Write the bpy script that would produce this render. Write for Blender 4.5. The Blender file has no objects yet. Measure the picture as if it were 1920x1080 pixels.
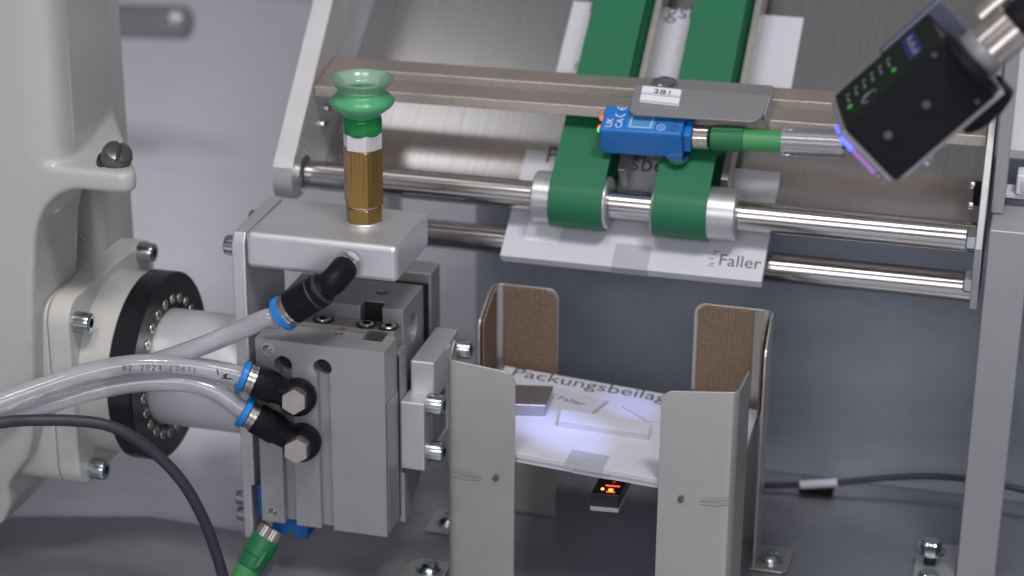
import bpy, bmesh, math, random
from mathutils import Vector, Matrix
random.seed(4)
# ------------------------------------------------------------------ camera (all lengths below are in millimetres)
F = 4000.; AZ = math.radians(14.6); PT = math.radians(22); RO = math.radians(0.45); D0 = 1300.
cd = Vector((-math.sin(AZ)*math.cos(PT), math.cos(AZ)*math.cos(PT), -math.sin(PT)))
_r = Vector((math.cos(AZ), math.sin(AZ), 0)); _u = _r.cross(cd)
cr = _r*math.cos(RO) + _u*math.sin(RO); cu = _u*math.cos(RO) - _r*math.sin(RO)
CC = -D0*cd
K = 0.001
scene = bpy.context.scene
COL = scene.collection
cam = bpy.data.cameras.new('camera'); co = bpy.data.objects.new('camera', cam); COL.objects.link(co)
cam.sensor_width = 36; cam.lens = F/1920*36; cam.clip_start = .01; cam.clip_end = 50
co.matrix_world = Matrix.Translation(CC*K) @ Matrix((cr, cu, -cd)).transposed().to_4x4()
cam.dof.use_dof = True; cam.dof.focus_distance = 1.315; cam.dof.aperture_fstop = 4.6
scene.camera = co
def P(px, py, ax, v):
    k = cd + cr*((px-960)/F) - cu*((py-540)/F); i = 'XYZ'.index(ax)
    return CC + k*((v-CC[i])/k[i])
def depth(px, py, z):
    return CC + (cd + cr*((px-960)/F) - cu*((py-540)/F))*z
# ------------------------------------------------------------------ world, lamps, exposure
w = bpy.data.worlds.new('World'); scene.world = w; w.use_nodes = True
nt = w.node_tree; bg = nt.nodes['Background']
tc = nt.nodes.new('ShaderNodeTexCoord'); sx = nt.nodes.new('ShaderNodeSeparateXYZ'); cr_ = nt.nodes.new('ShaderNodeValToRGB')
nt.links.new(tc.outputs['Generated'], sx.inputs[0]); nt.links.new(sx.outputs['Z'], cr_.inputs[0]); nt.links.new(cr_.outputs[0], bg.inputs[0])
mp_ = nt.nodes.new('ShaderNodeMapRange'); mp_.inputs[1].default_value = -1; mp_.inputs[2].default_value = 1
nt.links.new(sx.outputs['Z'], mp_.inputs[0]); nt.links.new(mp_.outputs[0], cr_.inputs[0])
e = cr_.color_ramp.elements; e[0].position = 0.0; e[0].color = (.10, .10, .12, 1); e[1].position = 1.0; e[1].color = (.21, .205, .215, 1)
m_ = cr_.color_ramp.elements.new(.48); m_.color = (.22, .21, .24, 1)
m_ = cr_.color_ramp.elements.new(.62); m_.color = (.42, .405, .435, 1)
m_ = cr_.color_ramp.elements.new(.8); m_.color = (.22, .21, .225, 1)
bg.inputs[1].default_value = 0.9
def area(name, loc, target, sx_, sy_, power, color):
    l = bpy.data.lights.new(name, 'AREA'); l.shape = 'RECTANGLE'; l.size = sx_*K; l.size_y = sy_*K; l.energy = power; l.color = color
    o = bpy.data.objects.new(name, l); COL.objects.link(o); o.location = Vector(loc)*K
    o.rotation_euler = (Vector(target)-Vector(loc)).to_track_quat('-Z', 'Y').to_euler(); return o
area('ceiling_lamp', (-830, -20, 1900), (-830, -20, 0), 640, 400, 1.5, (1, .96, .96)).rotation_euler = (0, 0, 0)
area('ceiling_lamp', (-150, -1050, 1900), (0, 60, -60), 600, 400, 13, (1, .96, .96))
area('ceiling_lamp', (650, -850, 1900), (0, 60, -60), 420, 300, 24, (1, .97, .97))
area('ceiling_lamp', (300, -1700, 700), (0, 0, -100), 1400, 600, 12, (.95, .95, 1))
def spot(loc, target, power, size, blend, color):
    l = bpy.data.lights.new('sensor_spot', 'SPOT'); l.energy = power; l.spot_size = math.radians(size); l.spot_blend = blend
    l.color = color; l.shadow_soft_size = .003
    o = bpy.data.objects.new('sensor_spot', l); COL.objects.link(o); o.location = Vector(loc)*K
    o.rotation_euler = (Vector(target)-Vector(loc)).to_track_quat('-Z', 'Y').to_euler()
vs = scene.view_settings; vs.view_transform = 'Standard'; vs.look = 'None'; vs.gamma = 1; vs.exposure = -0.15
scene.render.engine = 'CYCLES'
# ------------------------------------------------------------------ materials
def lin(c):
    return tuple(((x/255)/12.92 if x/255 <= .04045 else ((x/255+.055)/1.055)**2.4) for x in c)
def mat(name, rgb, rough=.5, metal=0., streak=None, amt=.12, bump=0., bscale=900, trans=0., ior=1.45, coat=0., emit=None, spec=.5, var=0.06, alpha=1., wear=0., rv=.15):
    """streak: scale vector of a stretched noise (brushed metal), in object space (metres)"""
    m = bpy.data.materials.new(name); m.use_nodes = True; n = m.node_tree.nodes; L = m.node_tree.links
    b = n['Principled BSDF']
    b.inputs['Metallic'].default_value = metal; b.inputs['Roughness'].default_value = rough
    b.inputs['Transmission Weight'].default_value = trans; b.inputs['IOR'].default_value = ior
    b.inputs['Coat Weight'].default_value = coat; b.inputs['Specular IOR Level'].default_value = spec; b.inputs['Alpha'].default_value = alpha
    tc = n.new('ShaderNodeTexCoord'); base = (*rgb, 1)
    nz = n.new('ShaderNodeTexNoise'); nz.inputs['Scale'].default_value = 35; nz.inputs['Detail'].default_value = 6; nz.inputs['Roughness'].default_value = .65
    L.new(tc.outputs['Object'], nz.inputs['Vector'])
    mx = n.new('ShaderNodeMix'); mx.data_type = 'RGBA'
    mx.inputs[6].default_value = tuple(max(0, x*(1-var)) for x in rgb)+(1,); mx.inputs[7].default_value = tuple(min(1, x*(1+var)) for x in rgb)+(1,)
    L.new(nz.outputs['Fac'], mx.inputs[0]); col = mx.outputs[2]
    h = None
    mr = n.new('ShaderNodeMapRange'); mr.inputs[1].default_value = .3; mr.inputs[2].default_value = .7
    mr.inputs[3].default_value = max(.02, rough*(1-rv)); mr.inputs[4].default_value = min(1, rough*(1+rv)); L.new(nz.outputs['Fac'], mr.inputs[0])
    L.new(mr.outputs[0], b.inputs['Roughness'])
    if streak:
        mp = n.new('ShaderNodeMapping'); mp.inputs['Scale'].default_value = streak; L.new(tc.outputs['Object'], mp.inputs[0])
        n2 = n.new('ShaderNodeTexNoise'); n2.inputs['Scale'].default_value = 1; n2.inputs['Detail'].default_value = 5; n2.inputs['Roughness'].default_value = .7
        L.new(mp.outputs[0], n2.inputs['Vector'])
        m2 = n.new('ShaderNodeMix'); m2.data_type = 'RGBA'; m2.blend_type = 'MULTIPLY'; m2.inputs[0].default_value = 1
        r2 = n.new('ShaderNodeMapRange'); r2.inputs[1].default_value = .25; r2.inputs[2].default_value = .75; r2.inputs[3].default_value = 1-amt; r2.inputs[4].default_value = 1+amt*.3
        L.new(n2.outputs['Fac'], r2.inputs[0]); L.new(col, m2.inputs[6]); L.new(r2.outputs[0], m2.inputs[7]); col = m2.outputs[2]; h = n2.outputs['Fac']
    if wear:
        n4 = n.new('ShaderNodeTexNoise'); n4.inputs['Scale'].default_value = 260; n4.inputs['Detail'].default_value = 8; L.new(tc.outputs['Object'], n4.inputs['Vector'])
        r4 = n.new('ShaderNodeMapRange'); r4.inputs[1].default_value = .62; r4.inputs[2].default_value = .75; r4.inputs[3].default_value = 1; r4.inputs[4].default_value = 1-wear
        L.new(n4.outputs['Fac'], r4.inputs[0]); m4 = n.new('ShaderNodeMix'); m4.data_type = 'RGBA'; m4.blend_type = 'MULTIPLY'; m4.inputs[0].default_value = 1
        L.new(col, m4.inputs[6]); L.new(r4.outputs[0], m4.inputs[7]); col = m4.outputs[2]
    L.new(col, b.inputs['Base Color'])
    if bump:
        bp = n.new('ShaderNodeBump'); bp.inputs['Strength'].default_value = bump; bp.inputs['Distance'].default_value = .0004
        if h is None or bscale != 900:
            n3 = n.new('ShaderNodeTexNoise'); n3.inputs['Scale'].default_value = bscale; n3.inputs['Detail'].default_value = 3
            L.new(tc.outputs['Object'], n3.inputs['Vector']); h = n3.outputs['Fac']
        L.new(h, bp.inputs['Height']); L.new(bp.outputs[0], b.inputs['Normal'])
    if emit:
        b.inputs['Emission Color'].default_value = (*emit[0], 1); b.inputs['Emission Strength'].default_value = emit[1]
    return m
M = {}
M['alu'] = mat('brushed_aluminium', (.62, .62, .64), .40, .7, (40, 1400, 1400), .10, .05)
M['alu_x'] = mat('milled_aluminium', (.64, .64, .66), .42, .7, (1600, 30, 30), .06, .05)
M['anod'] = mat('anodised_aluminium', (.355, .355, .37), .45, .45, None, bump=.18, bscale=2600, var=.05)
M['anod_mid'] = mat('mid_anodised_aluminium', (.31, .31, .325), .42, .5, None, bump=.15, bscale=2600)
M['anod_dark'] = mat('dark_anodised_aluminium', (.29, .29, .30), .42, .5, None, bump=.15, bscale=2600)
M['tubealu'] = mat('turned_aluminium', (.74, .74, .77), .38, .45, (900, 20, 20), .08, .03)
M['blueplate'] = mat('blue_grey_plate', (.17, .19, .24), .4, .3)
M['roller'] = mat('roller_aluminium', (.55, .55, .57), .35, .8, (900, 20, 20), .1, .03)
M['inox'] = mat('brushed_stainless', (.52, .505, .48), .33, .8, (25, 25, 700), .06, .05, wear=.05)
M['inox_sheet'] = mat('stainless_chute', (.66, .655, .66), .2, 1, (1100, 14, 14), .22, .06, var=.01, rv=.0)
M['chrome'] = mat('ground_steel_rod', (.54, .52, .51), .19, 1, (3, 900, 900), .16, .02)
M['steel'] = mat('zinc_plated_steel', (.50, .56, .58), .2, 1, None, var=.25, wear=.3)
M['hexsteel'] = mat('nickel_plate', (.46, .43, .40), .28, .9, None, var=.15, wear=.2)
M['beam'] = mat('blasted_steel_bar', (.58, .51, .455), .36, .85, None, bump=1, bscale=1300, var=.15, wear=.3)
M['brass'] = mat('brass', (.33, .21, .07), .33, .85, (600, 600, 20), .12, .05, var=.15, wear=.25)
M['white'] = mat('robot_white_paint', (.42, .415, .405), .36, 0, None, bump=.25, bscale=260, coat=.3, var=.03, wear=.02)
M['cream'] = mat('robot_cream_paint', (.50, .495, .47), .42, 0, None, bump=.12, bscale=300, coat=.1, var=.03)
M['black'] = mat('black_plastic', (.008, .008, .011), .42, 0, None, bump=.25, bscale=700, var=.2, spec=.15)
M['blackmetal'] = mat('black_oxide_steel', (.018, .018, .022), .27, .3, (600, 15, 15), .3, .04, var=.3, wear=.3)
M['rubber'] = mat('black_cable_jacket', (.03, .028, .04), .5, 0, None, bump=.2, bscale=1200)
M['plugsteel'] = mat('dull_screw_steel', (.13, .13, .135), .3, .7, None, var=.3, wear=.3)
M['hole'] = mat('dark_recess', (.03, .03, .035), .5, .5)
M['blue'] = mat('blue_plastic', (.018, .16, .50), .38, 0, None, bump=.15, bscale=900)
M['bluering'] = mat('blue_release_ring', (.01, .19, .60), .35, 0)
M['bluedark'] = mat('dark_blue_plastic', (.01, .09, .33), .4, 0)
M['greenconn'] = mat('green_connector', (.012, .145, .055), .42, 0, None, bump=.2, bscale=700)
M['greenlight'] = mat('light_green_connector', (.055, .27, .09), .42, 0, None, bump=.1, bscale=700)
M['belt'] = mat('green_belt', (.008, .135, .058), .5, 0, None, bump=.1, bscale=1400, var=.02)
M['paper'] = mat('white_paper', (.55, .55, .60), .55, 0, (8, 8, 8), .04, .05, var=.02)
M['paperedge'] = mat('paper_edge', (.62, .62, .67), .7, 0, (40, 40, 6000), .35, .3)
M['greyprint'] = mat('pale_grey_print', (.50, .50, .56), .5, 0, var=.03)
M['tab'] = mat('clear_adhesive_tab', (.40, .40, .45), .22, 0, var=.03)
M['ink'] = mat('dark_ink', (.03, .03, .04), .6)
M['greyink'] = mat('grey_ink', (.09, .09, .12), .6)
M['whiteink'] = mat('white_ink', (.62, .72, .85), .6)
M['camprint'] = mat('faint_grey_print', (.22, .23, .25), .5)
M['bluelabel'] = mat('light_blue_print', (.07, .27, .58), .5, var=.15)
M['labelwhite'] = mat('white_label', (.72, .72, .78), .35)
M['silverbox'] = mat('silver_foil', (.40, .39, .41), .3, .85, (900, 20, 20), .12, .04)
M['pad'] = mat('brown_fabric_pad', (.15, .085, .05), .7, 0, var=.1)
M['wallmat'] = mat('pale_lilac_wall', (.37, .355, .385), .8, var=.05)
M['counter'] = mat('pale_counter', (.80, .79, .86), .6, 0, (30, 500, 500), .2, .25, var=.05)
M['plate'] = mat('dark_base_plate', (.27, .28, .31), .30, .5, (14, 500, 500), .2, .05, var=.12, wear=.05)
M['backpanel'] = mat('dark_grey_panel', (.30, .335, .39), .36, .15, (5, 5, 9), .25, 0, var=.15)
M['cableg'] = mat('dark_blue_cable', (.012, .015, .05), .4)
M['clear'] = mat('clear_sleeve', (.95, .95, 1), .06, 0, trans=1, ior=1.25, var=0)
M['brightpanel'] = mat('white_enamel_panel', (.85, .85, .86), .5, var=.02)
M['led_red'] = mat('red_led', (.5, .02, .01), .3, emit=((1, .08, .02), 3))
M['led_green'] = mat('green_led', (.02, .5, .05), .3, emit=((.08, 1, .15), 1.2))
M['led_dimgreen'] = mat('dim_green_led', (.03, .25, .03), .4, emit=((.15, 1, .1), .22))
M['led_orange'] = mat('orange_led', (.5, .1, .01), .3, emit=((1, .13, .01), 9))
M['led_yellow'] = mat('yellow_led', (.5, .3, .01), .3, emit=((1, .45, .03), 6))
M['led_dim'] = mat('dim_red_led', (.3, .02, .01), .3, emit=((1, .03, .01), .5))
M['led_blue'] = mat('blue_led', (.1, .1, .5), .3, emit=((.10, .12, 1), 2.5))
M['led_violet'] = mat('violet_lens', (.3, .15, .4), .3, emit=((.5, .25, .8), .22))
M['smoke'] = mat('smoked_cover', (.012, .008, .010), .12, 0, coat=.5)
M['inkwear'] = mat('pencil_mark', (.10, .10, .10), .6, .3)
def pad_dots():
    m = M['pad']; n = m.node_tree.nodes; L = m.node_tree.links; b = n['Principled BSDF']
    tc = n.new('ShaderNodeTexCoord'); mp = n.new('ShaderNodeMapping'); L.new(tc.outputs['Object'], mp.inputs[0])
    mp.inputs['Scale'].default_value = (470, 470, 470)
    v = n.new('ShaderNodeTexVoronoi'); v.inputs['Randomness'].default_value = .12; v.inputs['Scale'].default_value = 1; L.new(mp.outputs[0], v.inputs['Vector'])
    r = n.new('ShaderNodeMapRange'); r.inputs[1].default_value = .26; r.inputs[2].default_value = .42; r.inputs[3].default_value = 1; r.inputs[4].default_value = 0
    L.new(v.outputs['Distance'], r.inputs[0]); mx = n.new('ShaderNodeMix'); mx.data_type = 'RGBA'
    mx.inputs[6].default_value = (.135, .086, .06, 1); mx.inputs[7].default_value = (.27, .20, .135, 1)
    L.new(r.outputs[0], mx.inputs[0]); L.new(mx.outputs[2], b.inputs['Base Color'])
    bp = n.new('ShaderNodeBump'); bp.inputs['Strength'].default_value = .5; bp.inputs['Distance'].default_value = .0004
    L.new(r.outputs[0], bp.inputs['Height']); L.new(bp.outputs[0], b.inputs['Normal'])
pad_dots()
def soft(name, rgb, transp, trl, rough, tb=.45):
    """translucent silicone / polyurethane: diffuse + translucent + gloss, partly see-through"""
    m = bpy.data.materials.new(name); m.use_nodes = True; n = m.node_tree.nodes; L = m.node_tree.links
    out = n['Material Output']; n.remove(n['Principled BSDF'])
    d = n.new('ShaderNodeBsdfDiffuse'); t = n.new('ShaderNodeBsdfTranslucent'); g = n.new('ShaderNodeBsdfGlossy'); tr = n.new('ShaderNodeBsdfTransparent')
    tc = n.new('ShaderNodeTexCoord'); nz = n.new('ShaderNodeTexNoise'); nz.inputs['Scale'].default_value = 90; L.new(tc.outputs['Object'], nz.inputs[0])
    mc = n.new('ShaderNodeMix'); mc.data_type = 'RGBA'; mc.inputs[6].default_value = tuple(x*.85 for x in rgb)+(1,); mc.inputs[7].default_value = tuple(min(1, x*1.12) for x in rgb)+(1,)
    L.new(nz.outputs['Fac'], mc.inputs[0])
    for q in (d, t): L.new(mc.outputs[2], q.inputs['Color'])
    tr.inputs['Color'].default_value = tuple(min(1, tb+x*.9*(1-tb)/.55) for x in rgb)+(1,)
    g.inputs['Roughness'].default_value = rough
    a = n.new('ShaderNodeMixShader'); a.inputs[0].default_value = trl; L.new(d.outputs[0], a.inputs[1]); L.new(t.outputs[0], a.inputs[2])
    c = n.new('ShaderNodeMixShader'); c.inputs[0].default_value = transp; L.new(a.outputs[0], c.inputs[1]); L.new(tr.outputs[0], c.inputs[2])
    fr = n.new('ShaderNodeFresnel'); fr.inputs[0].default_value = 1.45
    f = n.new('ShaderNodeMixShader'); L.new(fr.outputs[0], f.inputs[0]); L.new(c.outputs[0], f.inputs[1]); L.new(g.outputs[0], f.inputs[2])
    L.new(f.outputs[0], out.inputs[0]); return m
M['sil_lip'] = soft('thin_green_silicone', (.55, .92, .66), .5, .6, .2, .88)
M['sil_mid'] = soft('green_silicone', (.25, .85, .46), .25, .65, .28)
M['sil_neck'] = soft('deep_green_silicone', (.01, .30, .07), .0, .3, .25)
M['hose'] = mat('clear_polyurethane_hose', (.64, .64, .67), .14, 0, trans=.6, ior=1.3, coat=.6, var=.02)
M['sleeve'] = soft('clear_label_sleeve', (.85, .85, .9), .72, .4, .06, .8)
M['acrylic'] = soft('clear_acrylic', (.6, .62, .65), .93, .5, .05)
# ------------------------------------------------------------------ mesh helpers
ORG = {}
class MB:
    def __init__(s): s.v = []; s.f = []
    def add(s, v, f):
        o = len(s.v); s.v += [Vector(p) for p in v]; s.f += [tuple(i+o for i in q) for q in f]; return s
    def box(s, a, b):
        x0, y0, z0 = a; x1, y1, z1 = b
        return s.add([(x0,y0,z0),(x1,y0,z0),(x1,y1,z0),(x0,y1,z0),(x0,y0,z1),(x1,y0,z1),(x1,y1,z1),(x0,y1,z1)],
                     [(0,3,2,1),(4,5,6,7),(0,1,5,4),(1,2,6,5),(2,3,7,6),(3,0,4,7)])
    def fbox(s, o, X, Y, Z):       # box from a corner and three edge vectors
        o, X, Y, Z = map(Vector, (o, X, Y, Z))
        v = [o, o+X, o+X+Y, o+Y, o+Z, o+X+Z, o+X+Y+Z, o+Y+Z]
        f = [(0,3,2,1),(4,5,6,7),(0,1,5,4),(1,2,6,5),(2,3,7,6),(3,0,4,7)]
        if X.cross(Y).dot(Z) < 0: f = [q[::-1] for q in f]
        return s.add(v, f)
    def lathe(s, o, ax, prof, seg=32, rf=None, cap=True, ph=0.):
        o = Vector(o); ax = Vector(ax).normalized(); t = Vector((0,0,1)) if abs(ax.z) < .9 else Vector((1,0,0))
        e1 = ax.cross(t).normalized(); e2 = ax.cross(e1); v = []; f = []
        for k, (h, r) in enumerate(prof):
            for i in range(seg):
                a = 2*math.pi*i/seg + ph; rr = r*(rf(a, k) if rf else 1)
                v.append(o+ax*h+e1*(rr*math.cos(a))+e2*(rr*math.sin(a)))
        for k in range(len(prof)-1):
            for i in range(seg):
                j = (i+1) % seg; f.append((k*seg+i, k*seg+j, (k+1)*seg+j, (k+1)*seg+i))
        if cap:
            f.append(tuple(range(seg))[::-1]); n = (len(prof)-1)*seg; f.append(tuple(n+i for i in range(seg)))
        return s.add(v, f)
    def cyl(s, p0, p1, r, seg=32, ch=0., r1=None):
        p0 = Vector(p0); p1 = Vector(p1); d = p1-p0; L = d.length; r1 = r if r1 is None else r1
        pr = [(0, r), (L, r1)] if not ch else [(0, r-ch), (ch, r), (L-ch, r1), (L, r1-ch)]
        return s.lathe(p0, d, pr, seg)
    def prism(s, pts, a, b, ax):   # pts: 2-D outline; ax: axis of extrusion; (X: pts are y,z) (Y: x,z) (Z: x,y)
        n = len(pts)
        def q(p, t): return {'X': (t, p[0], p[1]), 'Y': (p[0], t, p[1]), 'Z': (p[0], p[1], t)}[ax]
        v = [q(p, a) for p in pts] + [q(p, b) for p in pts]
        f = [tuple(range(n))[::-1], tuple(range(n, 2*n))] + [(i, (i+1) % n, (i+1) % n + n, i+n) for i in range(n)]
        s.add(v, f); s.fix = True; return s
    def tube(s, pts, r, seg=16, n=8, rin=None, closed_ends=True):
        p = [Vector(x) for x in pts]; q = []
        if n > 1:
            pp = [2*p[0]-p[1]] + p + [2*p[-1]-p[-2]]
            for i in range(1, len(pp)-2):
                for k in range(n):
                    t = k/n; a, b, c, d = pp[i-1:i+3]
                    q.append(.5*((2*b)+(c-a)*t+(2*a-5*b+4*c-d)*t*t+(3*b-a-3*c+d)*t**3))
            q.append(p[-1])
        else: q = p
        T = [(q[min(i+1, len(q)-1)]-q[max(i-1, 0)]).normalized() for i in range(len(q))]
        up = Vector((0, 0, 1)) if abs(T[0].z) < .9 else Vector((1, 0, 0)); N = T[0].cross(up).normalized(); v = []; f = []
        for i, c in enumerate(q):
            N = (N - T[i]*N.dot(T[i])).normalized(); B = T[i].cross(N)
            for k in range(seg):
                a = 2*math.pi*k/seg; v.append(c+N*(r*math.cos(a))+B*(r*math.sin(a)))
        for i in range(len(q)-1):
            for k in range(seg):
                j = (k+1) % seg; f.append((i*seg+k, i*seg+j, (i+1)*seg+j, (i+1)*seg+k))
        f.append(tuple(range(seg))[::-1]); nn = (len(q)-1)*seg; f.append(tuple(nn+i for i in range(seg)))
        s.add(v, f); s.fix = True; return s
    def mesh(s, name, org, ang=32):
        me = bpy.data.meshes.new(name)
        me.from_pydata([(p-org)*K for p in s.v], [], s.f)
        bm = bmesh.new(); bm.from_mesh(me); bmesh.ops.recalc_face_normals(bm, faces=bm.faces)
        lim = math.radians(ang)
        for fc in bm.faces: fc.smooth = True
        for ed in bm.edges: ed.smooth = not (len(ed.link_faces) == 2 and ed.calc_face_angle(0) > lim)
        bm.to_mesh(me); bm.free(); return me
    def build(s, name, m, parent=None, bev=0., seg=2, ang=32, cuts=None, org=None):
        if parent is not None: org = ORG[parent.name]
        elif org is None:
            xs = [p.x for p in s.v]; ys = [p.y for p in s.v]; zs = [p.z for p in s.v]
            org = Vector(((min(xs)+max(xs))/2, (min(ys)+max(ys))/2, min(zs)))
        me = s.mesh(name, org, ang); o = bpy.data.objects.new(name, me); COL.objects.link(o)
        mm = M[m] if isinstance(m, str) else m
        me.materials.append(mm)
        if parent is not None: o.parent = parent
        else: o.location = org*K
        ORG[o.name] = org
        if cuts:
            for c in cuts:
                cm = c.mesh('cutter', org); c_o = bpy.data.objects.new('cutter', cm); COL.objects.link(c_o); c_o.location = o.location if parent is None else (0, 0, 0)
                if parent is not None: c_o.parent = parent
                md = o.modifiers.new('cut', 'BOOLEAN'); md.operation = 'DIFFERENCE'; md.solver = 'EXACT'; md.object = c_o
                bpy.context.view_layer.update(); dg = bpy.context.evaluated_depsgraph_get()
                nm = bpy.data.meshes.new_from_object(o.evaluated_get(dg)); o.modifiers.clear(); o.data = nm; nm.name = name
                bpy.data.objects.remove(c_o)
            bm = bmesh.new(); bm.from_mesh(o.data); lim = math.radians(ang)
            bmesh.ops.remove_doubles(bm, verts=bm.verts, dist=1e-6)
            for fc in bm.faces: fc.smooth = True
            for ed in bm.edges: ed.smooth = not (len(ed.link_faces) == 2 and ed.calc_face_angle(0) > lim)
            bm.to_mesh(o.data); bm.free()
            o.data.materials.clear(); o.data.materials.append(mm)
        if bev:
            md = o.modifiers.new('bevel', 'BEVEL'); md.width = bev*K; md.segments = seg; md.limit_method = 'ANGLE'; md.angle_limit = math.radians(40)
            md.harden_normals = True; md.use_clamp_overlap = True
        return o
def thing(name, loc, label, cat, group=None):
    o = bpy.data.objects.new(name, None); COL.objects.link(o); loc = Vector(loc); o.location = loc*K; o.empty_display_size = .01
    ORG[o.name] = loc; o['label'] = label; o['category'] = cat
    if group: o['group'] = group
    return o
def tag(o, label, cat, group=None):
    o['label'] = label; o['category'] = cat
    if group: o['group'] = group
    return o
def struct(o): o['kind'] = 'structure'; return o
def box(a, b): return MB().box(a, b)
def lathe(*a, **k): return MB().lathe(*a, **k)
def cyl(*a, **k): return MB().cyl(*a, **k)
SC = {}
def put(me, name, p, ax, parent, m=None, rot=0.):
    """a shared mesh (built along +Z) as a part of parent, at p along ax"""
    o = bpy.data.objects.new(name, me); COL.objects.link(o)
    q = Vector((0, 0, 1)).rotation_difference(Vector(ax).normalized()).to_matrix().to_4x4() @ Matrix.Rotation(rot, 4, 'Z')
    if parent is not None:
        o.parent = parent; o.matrix_local = Matrix.Translation((Vector(p)-ORG[parent.name])*K) @ q
    else: o.matrix_world = Matrix.Translation(Vector(p)*K) @ q
    ORG[o.name] = Vector(p)
    return o
def hexr(a):  # radius of a hexagon (apothem 1) at angle a
    a = (a + math.pi/6) % (math.pi/3) - math.pi/6; return 1/math.cos(a)
def cap_screw_mesh(R, H, m='steel'):
    k = ('cap', R, H, m)
    if k not in SC:
        b = MB(); n = 48
        pr = [(0, R), (H*.62, R), (H*.66, R*.985), (H-.12*R, R*.985), (H-.03*R, R*.93), (H, R*.86), (H, R*.52), (H-.02, R*.50), (H-R*.85, R*.46)]
        b.lathe((0,0,0), (0,0,1), pr, n, rf=lambda a, i: (1+.018*math.cos(24*a)) if i in (0, 1) else (hexr(a)*.95 if i >= 7 else 1))
        me = b.mesh('screw', Vector((0,0,0)), 40); me.materials.append(M[m]); me.materials.append(M['hole'])
        me.polygons[len(me.polygons)-1].material_index = 1
        SC[k] = me
    return SC[k]
def socket_mesh(R):   # countersunk socket in a surface, shallow rim plus dark hex
    k = ('sock', R)
    if k not in SC:
        b = MB(); b.lathe((0,0,0), (0,0,1), [(0, R), (.5, R), (.7, R*.93), (.7, R*.6), (.15, R*.5)], 30, rf=lambda a, i: hexr(a)*.95 if i >= 4 else 1)
        me = b.mesh('screw', Vector((0,0,0)), 35); me.materials.append(M['hexsteel']); me.materials.append(M['hole'])
        me.polygons[len(me.polygons)-1].material_index = 1; SC[k] = me
    return SC[k]
def hex_bolt_mesh(R, H):
    k = ('hex', R, H)
    if k not in SC:
        b = MB(); b.lathe((0,0,0), (0,0,1), [(0, R), (H*.82, R), (H, R*.9)], 36, rf=lambda a, i: hexr(a) if i < 2 else 1.0)
        me = b.mesh('bolt_head', Vector((0,0,0)), 25); me.materials.append(M['steel']); SC[k] = me
    return SC[k]
def knurl(o, ax, L, R, m, parent, name, n=28, depth=.045):
    b = MB(); b.lathe(o, ax, [(0, R*.9), (.6, R), (L-.6, R), (L, R*.9)], n*2, rf=lambda a, i: 1-depth*(round(a/(math.pi/n)) % 2))
    return b.build(name, m, parent, ang=20)
def text(s, size, o, X, Y, m, parent, name='lettering', ext=.06, align='LEFT', sx=1., space=1.):
    cu_ = bpy.data.curves.new(name, 'FONT'); cu_.body = s; cu_.size = size; cu_.extrude = ext; cu_.align_x = align; cu_.resolution_u = 3; cu_.space_character = space
    t = bpy.data.objects.new('tmp', cu_); COL.objects.link(t); bpy.context.view_layer.update()
    me = bpy.data.meshes.new_from_object(t.evaluated_get(bpy.context.evaluated_depsgraph_get())); bpy.data.objects.remove(t)
    X = Vector(X).normalized(); Y = Vector(Y); Y = (Y-X*X.dot(Y)).normalized(); Z = X.cross(Y); o = Vector(o); org = ORG[parent.name]
    for v in me.vertices:
        p = v.co.copy(); v.co = (o + X*p.x*sx + Y*p.y + Z*p.z - org)*K
    me.name = name; me.materials.clear(); me.materials.append(M[m]); ob = bpy.data.objects.new(name, me); COL.objects.link(ob); ob.parent = parent; ORG[ob.name] = org
    return ob
FL = -229.
# ================================================================== SETTING
base_poly = [P(-500, 1500, 'Z', FL), P(-500, 968, 'Z', FL), P(280, 968, 'Z', FL), P(480, 1000, 'Z', FL), P(745, 905, 'Z', FL), Vector((-110, 345, FL)), Vector((700, 345, FL)), Vector((700, -700, FL))]
b = MB().prism([(p.x, p.y) for p in base_poly], FL-4, FL, 'Z'); struct(b.build('base_plate', 'plate', bev=.8))
b = MB().box((-1600, -1200, FL-40), (1600, 1500, FL-8)); struct(b.build('counter_top', 'counter'))
b = MB().box((-3000, 1500, -900), (3000, 1540, 2600)); struct(b.build('background_wall', 'wallmat'))
b = MB().box((-1600, -1200, FL-700), (1600, 1500, FL-60)); struct(b.build('counter_body', 'counter'))
pth = [(-40-70*math.sin(math.radians(a)), 250+70-70*math.cos(math.radians(a))) for a in range(90, -1, -6)] + [(200, 250), (700, 250)]
pn_ = pth + [(x, y+4) for x, y in pth[::-1]]
struct(MB().prism(pn_, FL+.5, 28, 'Z').build('back_panel', 'backpanel', ang=40))
# ================================================================== ROBOT ARM
AY, AZC = 38., -98.
ra = thing('robot_arm', (-420, 30, FL), 'white robot arm wrist with a black round tool flange at the left', 'robot')
YF = -42.
a0 = P(113, 315, 'Y', YF); zl = a0.z; a1 = P(212, 215, 'Z', zl); cornr = P(243, 328, 'Z', zl)
XS = a1.x + 0.
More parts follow.
